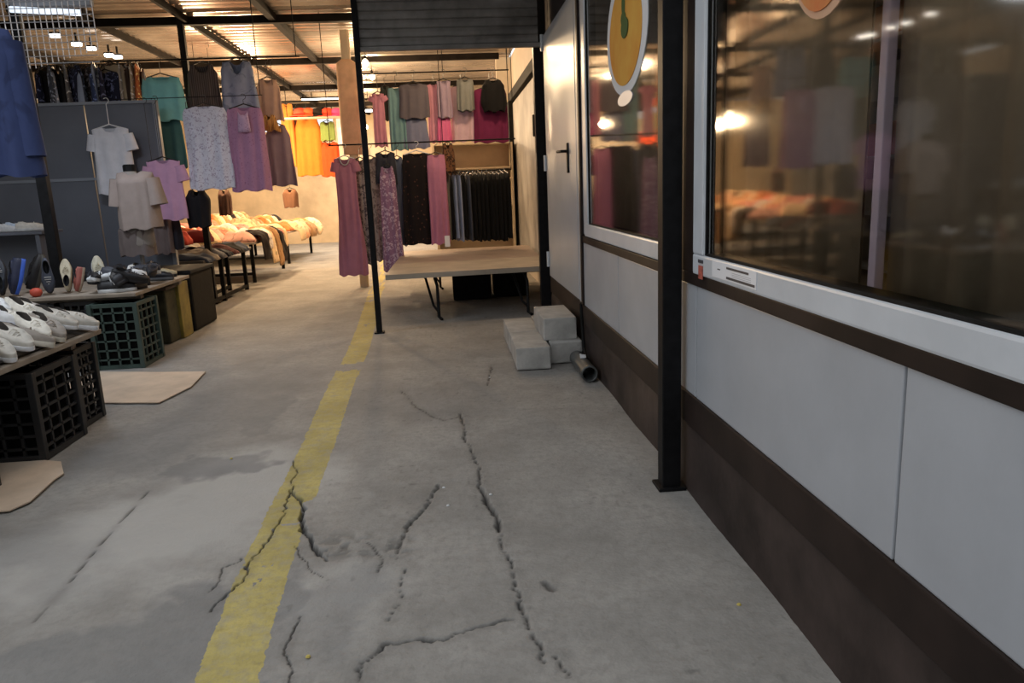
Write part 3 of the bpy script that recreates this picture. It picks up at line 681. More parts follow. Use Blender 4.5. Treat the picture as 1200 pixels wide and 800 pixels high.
garment('t_shirt', 'pale pink short sleeved t-shirt on a black hanger beside the partition edge', 't-shirt', (163, 186, 218, 258), 8.2, cloth('pale_pink', lin(196, 152, 184)), rail=ZL2, neck=(.34, .05), sleeve=(.16, .20, .072, .08), amp=.015)
garment('trousers', 'dark trousers hanging below the pale pink t-shirt', 'trousers', (183, 255, 212, 292), 8.4, cloth('dark_trouser', lin(48, 46, 52)), prof=SKIRT, rail=ZL2)
# mannequin with beige shirt
mx_ = at(152, 200, y=7.2)
mq = empty('mannequin', 'headless torso mannequin with a black neck cap wearing a beige shirt', 'mannequin', (mx_.x, 7.2, .602))
MQ = mat('mannequin_cloth', (.25, .22, .2), .8)
def er(w, d, z, n=18): return [(w*math.cos(2*PI*j/n), d*math.sin(2*PI*j/n), z) for j in range(n)]
zt2 = mx_.z-.602
MB().loft([er(.10, .07, zt2-.72), er(.14, .10, zt2-.66), (er(.13, .09, zt2-.45)), er(.155, .10, zt2-.2), er(.16, .08, zt2-.08), er(.06, .055, zt2-.03), er(.05, .05, zt2+.0)], cap0=True, cap1=True).obj('torso', MQ, mq, smooth=True)
MB().lathe([(.055, zt2-.005), (.055, zt2+.045), (.045, zt2+.055)], 14).obj('neck_cap', BLACK, mq, smooth=False)
MB().tube([(0, 0, .02), (0, 0, zt2-.7)], .02).obj('pole', STEEL, mq)
MB().lathe([(.12, 0), (.12, .012), (.03, .025)], 18).obj('base', BLACKM, mq)
garment('shirt', 'beige loose shirt worn by the headless mannequin behind the shoes', 'shirt', (128, 199, 186, 268), 7.2, cloth('beige_shirt', lin(152, 138, 132)), depth=.30, amp=.012, neck=(.4, .03), sleeve=(.24, .16, .08, .09), prof=[(0, .8), (.15, .82), (1, .92)])
garment('trousers', 'taupe trousers below the beige shirt of the mannequin', 'trousers', (138, 262, 178, 299), 7.22, cloth('taupe', lin(104, 94, 92)), depth=.24, amp=.012, prof=STRAIGHT)
garment('long_cardigan', 'greyish beige long cardigan hanging behind the mannequin', 'cardigan', (168, 212, 194, 298), 8.32, cloth('greige', lin(118, 104, 102)), rail=ZL2, amp=.025, prof=STRAIGHT)
# crowded dark garments on the rail above the partition
ordn = ['first', 'second', 'third', 'fourth', 'fifth', 'sixth', 'seventh', 'eighth', 'ninth', 'tenth', 'eleventh', 'twelfth', 'thirteenth', 'fourteenth', 'fifteenth', 'sixteenth', 'seventeenth', 'eighteenth', 'nineteenth', 'twentieth', 'twenty-first', 'twenty-second', 'twenty-third', 'twenty-fourth', 'twenty-fifth', 'twenty-sixth']
pal = [('navy', (38, 42, 62)), ('black', (24, 24, 28)), ('slate', (70, 78, 92)), ('charcoal', (48, 46, 48)), ('denim blue', (58, 72, 110)), ('black', (22, 22, 26)), ('grey', (112, 112, 114)), ('navy', (34, 38, 60))]
pal2 = [('rust orange', (170, 96, 60)), ('off-white', (176, 166, 154)), ('taupe', (120, 104, 92)), ('dark brown', (62, 48, 42)), ('pale grey', (150, 146, 142)), ('cream', (180, 165, 140))]
rr = random.Random(8)
for i in range(26):
    px = 47+i*4.7
    nm, c = pal[i % 8] if i < 17 else pal2[i % 6]
    if i in (4, 9, 13): nm, c = 'pale blue', (150, 164, 190)
    px += rr.uniform(-1.5, 1.5)
    garment('hanging_shirt', '%s garment, %s from the left on the crowded rail above the partition' % (nm, ordn[i]), 'shirt', (px-3, 80+rr.uniform(-6, 6), px+3, 124+rr.uniform(-4, 10)), RL1+rr.uniform(-.03, .03),
            cloth('bulk_%s_%d' % (nm.replace(' ', '_'), i % 4 != 1), lin(*c), 'blotch' if i % 4 != 1 else 'plain', lin(*[min(255, k*2.0+45) for k in c]), 17, .56), prof=STRAIGHT, rail=ZL1, rz=PI/2+rr.choice([.25, .5, .8, 1.15]), depth=.05, amp=.014, group='garments crowded on the rail above the partition', width=rr.uniform(.30, .44), rows=10, n=24, seed=i)
# dark blue jacket, near left
ja = at(-8, 45, y=4.6)
JK = cloth('dark_blue_jacket', lin(62, 74, 116), 'blotch', lin(52, 62, 98), 3, .5)
jk = garment('jacket', 'large dark blue jacket hanging at the far left edge of the view', 'jacket', (-80, 30, 26, 208), 4.6, JK, prof=[(0, .72), (.12, .85), (1, 1)], depth=.2, sleeve=(.62, .05, .09, .09), amp=.02, rail=3.44, folds=5)

# --- right group
RR, ZR = 9.7, at(480, 167, y=9.7).z
rail('black lower clothes rail behind the low table carrying the long dresses', -1.42, .92, RR, ZR, (-1.40, .90))
RU, ZU = 10.05, at(520, 84, y=10.05).z
rail('black upper clothes rail above the row of long dresses', -1.0, .90, RU, ZU, (.05, .88))
MAUVE = cloth('mauve', lin(166, 112, 134))
GREYB = cloth('grey_band', lin(170, 165, 170))
garment('maxi_dress', 'long mauve short sleeved dress at the left end of the lower rail', 'dress', (384, 184, 423, 323), 9.62, MAUVE, rail=ZR, hm=HANG_WHT, prof=[(0, .70), (.08, .68), (.3, .66), (1, .98)], neck=(.42, .09), sleeve=(.12, .22, .06, .065), neckband=GREYB, amp=.022, folds=9)
garment('maxi_dress', 'grey patterned long dress behind the thin black post', 'dress', (411, 186, 432, 310), 9.74, cloth('grey_print', lin(140, 128, 128), 'blotch', lin(78, 70, 74), 25, .5), rail=ZR, prof=DRESS, depth=.12)
garment('maxi_dress', 'pale grey long dress just right of the thin black post', 'dress', (424, 184, 443, 306), 9.78, cloth('pale_grey_print', lin(152, 138, 134), 'blotch', lin(112, 98, 96), 20, .5), rail=ZR, prof=STRAIGHT, depth=.12)
garment('maxi_dress', 'lilac and white patterned strappy dress in front of the low table corner', 'dress', (440, 194, 466, 318), 9.6, cloth('lilac_print', lin(138, 104, 134), 'blotch', lin(188, 166, 186), 24, .52), rail=ZR, prof=[(0, .5), (.1, .7), (.3, .75), (1, 1)], neck=(.7, .10), amp=.022)
garment('jacket', 'short dark slate jacket above the lilac patterned dress', 'jacket', (436, 178, 466, 216), 9.72, cloth('slate_jacket', lin(52, 54, 64)), rail=ZR, prof=TEE, neck=(.4, .08))
garment('maxi_dress', 'slate blue long dress edge left of the black floral dress', 'dress', (458, 184, 472, 288), 9.78, cloth('slate_blue', lin(92, 100, 120)), rail=ZR, prof=STRAIGHT, depth=.1)
garment('maxi_dress', 'black dress with small brown flowers in the middle of the lower rail', 'dress', (466, 178, 510, 286), 9.66, cloth('black_floral', lin(26, 20, 22), 'floral', lin(84, 54, 44), 18, .22), rail=ZR, hm=HANG_WHT, prof=[(0, .74), (.12, .8), (1, .98)], neck=(.4, .06), amp=.025)
o = garment('maxi_dress', 'rose pink long dress right of the black floral dress', 'dress', (499, 180, 522, 286), 9.62, cloth('rose_pink', lin(176, 116, 144)), rail=ZR, prof=STRAIGHT, neck=(.4, .05), depth=.12)
MB().box(.05, -.085, -1.16, .115, -.08, -1.02).obj('price_tag', LBL, o)
garment('blouse', 'brown leaf print blouse behind the rose pink dress', 'blouse', (516, 168, 533, 212), 9.82, cloth('leaf_print', lin(118, 84, 60), 'blotch', lin(58, 44, 36), 22, .5), rail=ZR, prof=TANK)
BT_C = cloth('black_trouser', lin(10, 10, 12)); LB = cloth('pale_denim', lin(136, 146, 172)); DG = cloth('grey_trouser', lin(64, 68, 80))
ZTR = at(560, 199, y=RR+.08).z-.01
for i in range(14):
    px = 524+i*5.1
    m_, nm = (BT_C, 'black')
    if i in (1, 2): m_, nm = LB, 'pale blue'
    if i == 4: m_, nm = DG, 'grey'
    garment('folded_trousers', '%s folded trousers, %s from the left in the row above the low table' % (nm, ordn[i]), 'trousers', (px-3, 204-i*.2+rr.uniform(-1, 1), px+3, 281+rr.uniform(-3, 1)), RR+.08, m_, prof=STRAIGHT, rail=ZTR, rz=PI/2+.3+rr.uniform(-.05, .05), depth=.05, amp=.007, width=.40, group='row of folded trousers', rows=8, n=24, seed=i+50)
ZT = at(560, 199, y=RR+.08).z
rail('thin dark rail holding the row of black trousers', .0, .86, RR+.08, ZT-.01, (.0, .86), r=.008)
up = [('t_shirt', 'pink t-shirt at the left end of the upper rail', 't-shirt', (432, 109, 453, 172), 9.95, (206, 140, 158), TEE, (.06, .5, .06, .06)),
      ('blouse', 'dark green top beside the pink t-shirt on the upper rail', 'blouse', (443, 101, 458, 141), 10.1, (72, 78, 72), TANK, None),
      ('dress', 'teal long dress on the upper rail left of the grey sweater', 'dress', (453, 102, 474, 176), 9.98, (122, 158, 162), STRAIGHT, None),
      ('sweater', 'wide dark grey sweater in the middle of the upper rail', 'sweater', (466, 97, 502, 139), 9.92, (104, 98, 106), STRAIGHT, None),
      ('skirt', 'blue grey skirt hanging below the wide dark grey sweater', 'skirt', (470, 137, 502, 174), 9.98, (126, 130, 156), SKIRT, None),
      ('dress', 'pale pink dress right of the wide dark grey sweater', 'dress', (499, 98, 516, 167), 10.05, (212, 150, 168), STRAIGHT, None),
      ('blouse', 'grey lavender blouse on the upper rail', 'blouse', (509, 94, 530, 138), 9.94, (158, 140, 160), TEE, None),
      ('skirt', 'bright pink skirt below the grey lavender blouse', 'skirt', (511, 137, 529, 166), 9.98, (220, 112, 158), SKIRT, None),
      ('dress', 'pale lilac dress between the lavender blouse and the burgundy top', 'dress', (526, 100, 554, 166), 10.05, (204, 174, 186), STRAIGHT, None),
      ('bag', 'grey cloth bag hanging above the pale lilac dress', 'bag', (534, 92, 555, 130), 9.86, (112, 114, 112), STRAIGHT, None),
      ('tunic', 'burgundy tunic at the right end of the upper rail', 'tunic', (553, 102, 594, 167), 9.96, (104, 34, 70), STRAIGHT, None),
      ('backpack', 'black soft bag hanging over the burgundy tunic', 'bag', (562, 93, 593, 131), 9.82, (12, 11, 13), [(0, .6), (.2, .85), (.7, 1), (1, .8)], None)]
for nm, lab, cat, bx, y, c, prof, sl in up:
    garment(nm, lab, cat, bx, y, cloth(lab.replace(' ', '_')[:40], lin(*c)), prof=prof, rail=ZU if cat != 'skirt' else None, sleeve=sl, depth=.17 if cat == 'bag' else .10, amp=.018, neck=(.4, .04))

# --- far garments
YF = 15.2
ZF = at(370, 118, y=YF).z
rail('far clothes rail behind the yellow dress at the end of the aisle', -3.8, -1.35, YF, ZF, (-3.4, -1.4), r=.015)
garment('dress', 'bright yellow dress hanging at the end of the aisle', 'dress', (343, 137, 376, 206), YF-.02, cloth('bright_yellow', lin(214, 122, 46)), prof=[(0, .7), (.2, .9), (1, 1)], rail=ZF, depth=.2)
garment('dress', 'narrow yellow dress left of the wide yellow dress', 'dress', (327, 121, 343, 196), YF, cloth('narrow_yellow', lin(214, 132, 60)), prof=STRAIGHT, rail=ZF, depth=.2)
garment('shirt', 'orange shirt right of the bright yellow dress', 'shirt', (374, 166, 397, 207), YF, cloth('vivid_orange', lin(232, 84, 40)), prof=STRAIGHT, rail=ZF, depth=.2)
garment('blouse', 'green blouse above the orange shirt', 'blouse', (374, 142, 392, 165), YF, cloth('leaf_green', lin(130, 150, 84)), prof=STRAIGHT, rail=ZF, depth=.2)
garment('blouse', 'white blouse above the orange shirt on its right side', 'blouse', (393, 134, 408, 170), YF, cloth('plain_white', lin(228, 216, 220)), prof=STRAIGHT, rail=ZF, depth=.2)
garment('shirt', 'grey blue shirt behind the bright yellow dress', 'shirt', (338, 128, 356, 180), YF+.2, cloth('far_grey', lin(140, 128, 130)), prof=STRAIGHT, rail=ZF, depth=.15)
def hat(px, py, y, c, lab):
    p = at(px, py, y=y)
    e = empty('hat', lab, 'hat', p); m_ = cloth('hat_'+lab[:18].replace(' ', '_'), lin(*c))
    MB().lathe([(.115, 0), (.12, .06), (.10, .12), (.05, .145), (.01, .15)], 16).obj('crown', m_, e, smooth=True)
    MB().lathe([(.11, .012), (.21, -.015), (.215, -.01), (.115, .022)], 20).obj('brim', m_, e, smooth=True)
    return e
sb = at(372, 140, y=YF-.5)
for px, c, lab in ((352, (214, 78, 56), 'red hat at the left end of the row above the yellow dress'), (362, (230, 92, 50), 'orange red hat second in the row above the yellow dress'), (373, (30, 24, 24), 'black hat in the row above the yellow dress'), (384, (226, 70, 46), 'red hat right of the black hat'), (395, (196, 70, 120), 'magenta hat at the right end of the row above the yellow dress')):
    hat(px, 136, YF-.5, c, lab)
e = empty('hat_shelf', 'narrow board carrying the row of coloured hats at the end of the aisle', 'shelf', (sb.x, YF-.5, 0))
hz = at(373, 136, y=YF-.5).z
MB().box(-.6, -.1, hz-.045, .65, .1, hz-.018).obj('board', CREAM, e)
for sx_ in (-.55, .6): MB().tube([(sx_, .0, hz-.02), (sx_, .0, 3.455)], .006).obj('suspension_wire', BLACKM, e)

# --- tables on the left
PLY = mat('plywood', (.30, .25, .20), .7, .2, 5, bump=.1)
TBA_Z = .55
def crate(name, lab, x0, y0, x1, y1, h, m, nx_=5, nz=6, group=None, z0=.005, rz=0, fill=.55):
    e = empty(name, lab, 'crate', ((x0+x1)/2, (y0+y1)/2, z0), rz, group)
    wx_, wy_ = (x1-x0)/2, (y1-y0)/2
    for (sx_, sy) in ((-1, -1), (1, -1), (1, 1), (-1, 1)):
        MB().bbox(sx_*wx_-.018, sy*wy_-.018, 0, sx_*wx_+.018, sy*wy_+.018, h, .004).obj('corner_post', m, e)
    for z in (0, h-.03):
        r = MB(); r.box(-wx_, -wy_-.012, z, wx_, -wy_+.012, z+.03).box(-wx_, wy_-.012, z, wx_, wy_+.012, z+.03).box(-wx_-.012, -wy_, z, -wx_+.012, wy_, z+.03).box(wx_-.012, -wy_, z, wx_+.012, wy_, z+.03)
        r.obj('rim', m, e)
    for ax, s in (('x', -1), ('x', 1), ('y', -1), ('y', 1)):
        b = MB(); Wl = wx_ if ax == 'y' else wy_; n_ = nx_ if ax == 'y' else max(3, int(nx_*wy_/wx_))
        for k in range(1, n_):
            p = -Wl+2*Wl*k/n_
            if ax == 'y': b.box(p-.008, s*wy_-.006, .02, p+.008, s*wy_+.006, h-.02)
            else: b.box(s*wx_-.006, p-.008, .02, s*wx_+.006, p+.008, h-.02)
        for k in range(1, nz):
            z = h*k/nz
            if ax == 'y': b.box(-wx_, s*wy_-.006, z-.007, wx_, s*wy_+.006, z+.007)
            else: b.box(s*wx_-.006, -wy_, z-.007, s*wx_+.006, wy_, z+.007)
        b.obj('lattice_side', m, e)
    MB().box(-wx_, -wy_, .0, wx_, wy_, .012).obj('crate_base', m, e)
    MB().box(-wx_+.02, -wy_+.02, .012, wx_-.02, wy_-.02, h*fill).obj('contents', mat('dark_contents', (.006, .006, .006), .9, spec=.05), e)  # near-black block standing in for the shade inside the crate
    return e
CB = mat('black_plastic', (.016, .016, .017), .5, .2, 8); CG = mat('green_plastic', (.045, .075, .066), .5, .2, 8)
ta_ = empty('display_table', 'low board table at the near left heaped with white shoes', 'table', (-3.0, 3.9, 0))
MB().bbox(-1.2, -2.3, TBA_Z-.03, .84, .79, TBA_Z, .006).obj('table_top', PLY, ta_)
for y in (-1.4, .55): MB().box(-1.2, y-.03, TBA_Z-.075, .78, y+.03, TBA_Z-.03).obj('batten', PLY, ta_)
h = TBA_Z-.08
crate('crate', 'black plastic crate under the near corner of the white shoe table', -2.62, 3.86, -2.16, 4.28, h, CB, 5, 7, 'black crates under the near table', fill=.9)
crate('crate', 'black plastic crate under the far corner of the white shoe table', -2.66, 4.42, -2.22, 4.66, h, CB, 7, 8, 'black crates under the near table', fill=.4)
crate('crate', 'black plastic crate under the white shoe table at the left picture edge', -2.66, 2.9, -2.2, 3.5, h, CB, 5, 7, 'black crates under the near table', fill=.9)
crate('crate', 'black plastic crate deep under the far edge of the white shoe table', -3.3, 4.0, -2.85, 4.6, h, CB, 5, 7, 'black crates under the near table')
# table B
TBB_Z = .60
tb_ = empty('display_table', 'low dark table with dark shoes standing on it, on the green crate', 'table', (-3.3, 6.9, 0))
MB().bbox(-1.6, -.82, TBB_Z-.03, .80, .45, TBB_Z, .006).obj('table_top', PLY, tb_)
for y in (-.6, .3): MB().box(-1.6, y-.03, TBB_Z-.07, .76, y+.03, TBB_Z-.03).obj('batten', PLY, tb_)
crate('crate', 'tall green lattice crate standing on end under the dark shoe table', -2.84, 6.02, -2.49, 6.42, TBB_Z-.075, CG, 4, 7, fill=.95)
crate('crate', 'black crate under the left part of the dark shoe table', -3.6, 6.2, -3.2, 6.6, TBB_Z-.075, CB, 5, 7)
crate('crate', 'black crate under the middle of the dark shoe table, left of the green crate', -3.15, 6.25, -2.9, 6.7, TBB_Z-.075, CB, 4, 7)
# yellow box and black boxes beyond
YB = mat('dirty_yellow_plastic', (.22, .17, .03), .55, .4, 6); YBD = mat('olive_cloth', (.055, .052, .025), .8, .4, 8)
e = empty('storage_box', 'dark olive box with a yellow corner edge beside the aisle', 'box', (-2.78, 7.12, .004))
MB().bbox(-.22, -.14, 0, .17, .38, .50, .02).obj('body', YBD, e)
MB().bbox(.15, .12, 0, .20, .39, .53, .008).obj('corner_edge', YB, e)
MB().bbox(-.24, -.16, .50, .19, .40, .53, .008).obj('lid', mat('brown_lid', (.10, .07, .055), .7, .3, 9), e)
e = empty('storage_box', 'black covered box beyond the yellow edged box beside the aisle', 'box', (-2.82, 7.95, .004))
MB().bbox(-.28, -.36, 0, .24, .36, .58, .03).obj('body', BLACKM, e)
MB().bbox(-.30, -.38, .58, .26, .38, .62, .015).obj('lid', mat('black_cloth', (.008, .008, .009), .9, .3, 9), e)
# table C
TC_Z = .60
tc_ = empty('display_table', 'dark folding table with denim heaps in the middle of the left row', 'table', (-3.6, 10.2, 0))
MB().bbox(-1.2, -1.2, TC_Z-.03, .72, 1.0, TC_Z, .006).obj('table_top', mat('dark_board', (.06, .055, .05), .6, .2, 5), tc_)
for x in (-1.0, .15, .42, .66):
    for y in (-.95, -.35, .75): MB().bbox(x-.025, y-.025, 0, x+.025, y+.025, TC_Z-.03, .004).obj('leg', BLACKM, tc_)
for x in (.42, .66): MB().box(x-.02, -.95, .04, x+.02, .75, .08).obj('rail', BLACKM, tc_)
# table D and E
for (yy, y0, y1, x1, lab) in ((13.0, -1.3, 1.1, .55, 'table under the heap of pale and draped clothes beyond the denim table'), (16.4, -1.6, 1.2, .45, 'farthest heaped table at the end of the left row')):
    e = empty('display_table', lab, 'table', (-3.5, yy, 0))
    MB().bbox(-2.2, y0, .60, x1, y1, .63, .006).obj('table_top', PLY, e)
    for x in (-2.0, -.9, x1-.1):
        for y in (y0+.15, y1-.15): MB().bbox(x-.025, y-.025, 0, x+.025, y+.025, .60, .004).obj('leg', BLACKM, e)
    MB().box(-2.0, y0+.13, .12, x1-.1, y0+.17, .16).obj('stretcher', BLACKM, e)

# --- shoes
def ring_shoe(t_list, half, zf, L_, n=22):
    pass
def shoe_meshes(key, up_c, sole_c, lin_c, lace_c, L_=.27, hi=.10, sole_h=.026):
    n = 26
    def outline(sc, zfun, x0=0, lsc=1.0):
        r = []
        for j in range(n):
            a = 2*PI*j/n; c, s = math.cos(a), math.sin(a)
            u = c  # -1 heel .. 1 toe
            w = .034+.012*math.exp(-((u-.45)/.45)**2)-.004*max(0, -u)
            r.append((L_/2*u*lsc+x0, w*sc*math.copysign(abs(s)**.75, s)*(1+.0*u), zfun(u)))
        return r
    sole = MB().loft([outline(.92, lambda u: .004*max(0, u)**2), outline(1.03, lambda u: .006), outline(1.05, lambda u: sole_h), outline(.95, lambda u: sole_h+.003)], cap0=True, cap1=True).mesh('sole', sole_c, True)
    prof = lambda u: sole_h+(.020 if u > .8 else .030 if u > .4 else .04)
    top = lambda u: hi-(hi-.062)*max(0, min(1, (u+.55)/.5))
    op = []; op2 = []; op3 = []
    for j in range(n):
        a = 2*PI*j/n; c, s = math.cos(a), math.sin(a)
        xx = -.055+.050*c; zz = hi-.012+(.004 if c < 0 else -.018*c)
        op.append((xx, .022*s, zz)); op2.append((xx, .019*s, zz-.006)); op3.append((xx, .017*s, sole_h+.008))
    upper = MB().loft([outline(.98, lambda u: sole_h), outline(1.0, lambda u: sole_h+.02), outline(.90, lambda u: prof(u)+.012-.008*max(0, u), 0, .97), [tuple(.45*p+.55*q for p, q in zip(a, b)) for a, b in zip(outline(.80, lambda u: hi*.62-.012*max(0, u), 0, .9), op)], op]).mesh('upper', up_c, True)
    lining = MB().loft([op, op2, op3], cap1=True).mesh('lining', lin_c, True)
    lb_ = MB()
    for k in range(4):
        x = .022+.016*k; z = .083-.0085*k
        lb_.tube([(x, -.022, z-.012), (x+.002, 0, z+.001), (x, .022, z-.012)], .003, 5)
    laces = lb_.mesh('laces', lace_c)
    return sole, upper, lining, laces
_sm = {}
def shoe(lab, loc, rz, up, sole, tilt=0, roll=0, group=None, lace=None, name='sneaker', scale=1, inner=None):
    def cm(c): return mat('shoe_%d_%d_%d' % c, lin(*c), .6, .12, 20)
    key = (up, sole, lace)
    if key not in _sm: _sm[key] = shoe_meshes(key, cm(up), cm(sole), cm(inner or (28, 28, 32)), cm(lace or up))
    e = empty(name, lab, 'shoe', loc, 0, group); e.rotation_euler = (roll, tilt, rz); e.scale = (scale,)*3
    me = _sm[key]; link('sole', me[0], e); u = link('upper', me[1], e); link('lining', me[2], u); link('laces', me[3], u)
    return e
# standing shoes on table B
W_, K_, N_ = (206, 208, 210), (26, 26, 30), (30, 36, 62)
standing = [(8, 340, K_, (40, 40, 44), 'black standing shoe at the left end of the dark shoe table', 1.1),
            (28, 341, (34, 38, 48), (24, 24, 28), 'dark slate shoe standing second from the left on the dark shoe table', 1.1),
            (49, 341, N_, (52, 92, 190), 'navy shoe with a bright blue sole standing on the dark shoe table', 1.1),
            (18, 330, (30, 30, 34), (52, 50, 50), 'black shoe standing in the second row behind the navy shoe', 1.1), (60, 331, (34, 36, 44), (40, 40, 44), 'dark slate shoe in the second row behind the grey blue shoe', 1.1), (96, 330, (28, 26, 28), (60, 56, 50), 'black shoe in the second row behind the dusty red shoe', 1.15),
            (72, 341, (54, 58, 70), (60, 62, 70), 'grey blue shoe standing left of the cream shoe', 1.05),
            (88, 341, (176, 166, 142), (30, 28, 28), 'cream shoe leaning upright in the middle of the dark shoe table', 1.0),
            (104, 341, (150, 84, 74), (150, 130, 110), 'small dusty red shoe between the cream shoes', .75),
            (118, 341, (172, 166, 146), (206, 214, 222), 'cream shoe with a white sole leaning next to the dusty red shoe', 1.05)]
for i, (px, py, u, s, lab, sc) in enumerate(standing):
    p = at(px, py, z=TBB_Z)
    shoe(lab, (p.x, 6.30+.04*(i % 2)+(.2 if py < 335 else 0), TBB_Z+.135*sc), (PI/2 if i % 2 else -PI/2)+.8*math.sin(i*2.1+.6), u, s, tilt=-1.25 if i % 2 else 1.25, scale=sc, group='shoes on the dark shoe table', lace=(190, 190, 186) if i in (1, 3, 6) else None)
flat = [(138, 342, K_, W_, .3, 6.2, 'black shoe with a white sole lying right of the cream shoes'), (150, 330, W_, K_, -.5, 6.5, 'white and black shoe lying behind the black shoe with white sole'), (160, 338, (70, 64, 60), K_, .9, 6.3, 'brown grey shoe on the front right corner of the dark shoe table'),
        (140, 320, (40, 40, 46), W_, 1.2, 6.75, 'charcoal shoe with white sole in the second row'), (152, 312, (198, 194, 188), (30, 30, 34), .5, 7.0, 'off-white shoe lying near the mannequin'), (172, 310, K_, K_, -.3, 7.05, 'plain black shoe near the mannequin base'),
        (186, 303, (170, 158, 130), K_, .2, 7.22, 'beige shoe at the rear right of the dark shoe table'), (124, 312, K_, (200, 200, 200), .7, 7.1, 'black shoe with pale sole behind the upright cream shoe'), (168, 325, (32, 32, 36), K_, 2.2, 6.7, 'matt black shoe lying crosswise at the right of the dark shoe table'),
        (110, 310, (44, 44, 50), K_, 1.5, 7.2, 'dark grey shoe in the rear row behind the cream shoe'), (95, 308, K_, K_, 1.2, 7.25, 'black shoe in the rear row at the middle'), (184, 318, (24, 24, 30), (90, 90, 92), .0, 6.95, 'black shoe with grey sole at the right edge of the dark shoe table')]
for px, py, u, s, rz, y, lab in flat:
    x = at(px, py, y=y).x
    shoe(lab, (min(x, -2.62), y, TBB_Z), rz, u, s, group='shoes on the dark shoe table', scale=1.05)
e = empty('ball', 'small orange red ball at the edge of the dark shoe table', 'ball', (at(42, 343, y=6.14).x, 6.14, TBB_Z))
bpy.data.objects.remove(e)
p = at(42, 341, y=6.14)
MB().lathe([(.002, 0), (.03, .006), (.045, .03), (.042, .055), (.02, .07), (.002, .072)], 12).obj('small_pouch', mat('orange_red', lin(196, 80, 60), .6), smooth=True, label='small orange red pouch at the edge of the dark shoe table', cat='pouch', loc=(p.x, 6.14, TBB_Z))

rr = random.Random(77)
for k in range(14):
    px = 112+k*6.2; y = 6.25+.9*((k*7) % 14)/14; x = min(-2.6, at(px, 320, y=y).x)
    ci = [K_, (58, 54, 52), W_, (30, 30, 36), (46, 48, 58)][k % 5]
    shoe('%s shoe, %s from the left in the upper layer on the dark shoe table' % (('black', 'brown grey', 'white', 'charcoal', 'slate')[k % 5], ordn[k]), (x, y, TBB_Z+.085), rr.uniform(0, 6.28), ci, [W_, K_, K_][k % 3], tilt=rr.uniform(-.35, .35), roll=rr.uniform(-.5, .5), group='shoes on the dark shoe table', scale=1.05)
# heap of white shoes on table A: rows of shoes, toes towards the aisle
MND = cloth('grey_sacking', lin(70, 66, 62), fuzz=.3)
def mound(x0, x1, y0, y1, zb, hfun, nm, m_, lab, cat):
    nx_, ny_ = 26, 30; vs_ = []
    for j in range(ny_+1):
        for i in range(nx_+1):
            x, y = x0+(x1-x0)*i/nx_, y0+(y1-y0)*j/ny_
            vs_.append((x, y, zb+hfun(x, y)))
    f = [(j*(nx_+1)+i, j*(nx_+1)+i+1, (j+1)*(nx_+1)+i+1, (j+1)*(nx_+1)+i) for j in range(ny_) for i in range(nx_)]
    o = MB().add(vs_, f).obj(nm, m_, smooth=True, label=lab, cat=cat); md = o.modifiers.new('thick', 'SOLIDIFY'); md.thickness = .01; md.offset = 1
    return o
def hA(x, y):
    s = max(0, min(1, (-2.24-x)/1.0)); e_ = max(0, min(1, (4.66-y)/.12))
    return .27*s**.8*(.45+.55*e_)+.004
mound(-4.15, -2.2, 1.75, 4.64, TBA_Z, lambda x, y: hA(x, y)+.008*math.sin(9*x+4*y), 'cover_cloth', MND, 'grey brown cloth spread under the white shoes on the near table', 'cloth')
cols = [(228, 230, 238), (230, 226, 216), (214, 218, 230), (218, 212, 198), (236, 238, 242), (160, 152, 144), (204, 200, 192)]
rr = random.Random(5); k = 0
descr = ['bright white', 'ivory', 'cool white', 'cream', 'white', 'taupe', 'pale grey']
rown = ['front', 'second', 'third', 'fourth', 'fifth', 'sixth']
for r_ in range(6):
    for q in range(13):
        x = -2.285-r_*.185+rr.uniform(-.02, .02); y = 4.56-q*.125+rr.uniform(-.01, .01)
        if y < 3.0: continue
        ci = rr.choice([0, 1, 2, 4, 4, 6, 3, 5] if r_ else [5, 6, 3, 1, 5, 6])
        sl = .235*.0
        z = TBA_Z+hA(x+.09, y)+.012
        slope_ = math.atan2(hA(x-.1, y)-hA(x+.1, y), .2)
        shoe('%s low shoe, %s from far end, %s row of the white shoe heap' % (descr[ci], ordn[q], rown[r_]), (x, y, TBA_Z+hA(x, y)+.018+.03*(q % 2)), rr.uniform(-.6, .3), cols[ci], cols[(ci+3) % 5], tilt=slope_, roll=rr.uniform(-.15, .15), group='shoes heaped on the near table', scale=rr.uniform(1.0, 1.15), name='low_shoe', inner=(24, 26, 34) if ci in (0, 2, 4) else (60, 54, 50))
        k += 1
# shelf on the left with white shoes
ss = at(25, 271, y=7.6)
e = empty('wall_shelf', 'grey shelf at the left picture edge carrying white shoes', 'shelf', (ss.x, 7.62, 0))
MB().bbox(-1.0, -.2, ss.z-.03, .28, .2, ss.z, .005).obj('board', PART, e)
for x in (-.9, .22): MB().bbox(x-.02, -.18, 0, x+.02, .18, ss.z-.03, .004).obj('side_panel', PART, e)
MB().box(-.88, .16, .02, .2, .18, ss.z-.03).obj('back_panel', PART, e)
for i, (px, lab) in enumerate(((6, 'white shoe at the left end of the grey shelf'), (22, 'pale blue white shoe in the middle of the grey shelf'), (38, 'white shoe at the right end of the grey shelf beside the black post'))):
    p = at(px, 270, y=7.55); shoe(lab, (p.x, 7.55, ss.z+.002), -.3+.3*i, ((214, 214, 216), (190, 204, 222), (216, 212, 204))[i], (200, 200, 200), group='white shoes on the grey shelf', name='low_shoe')

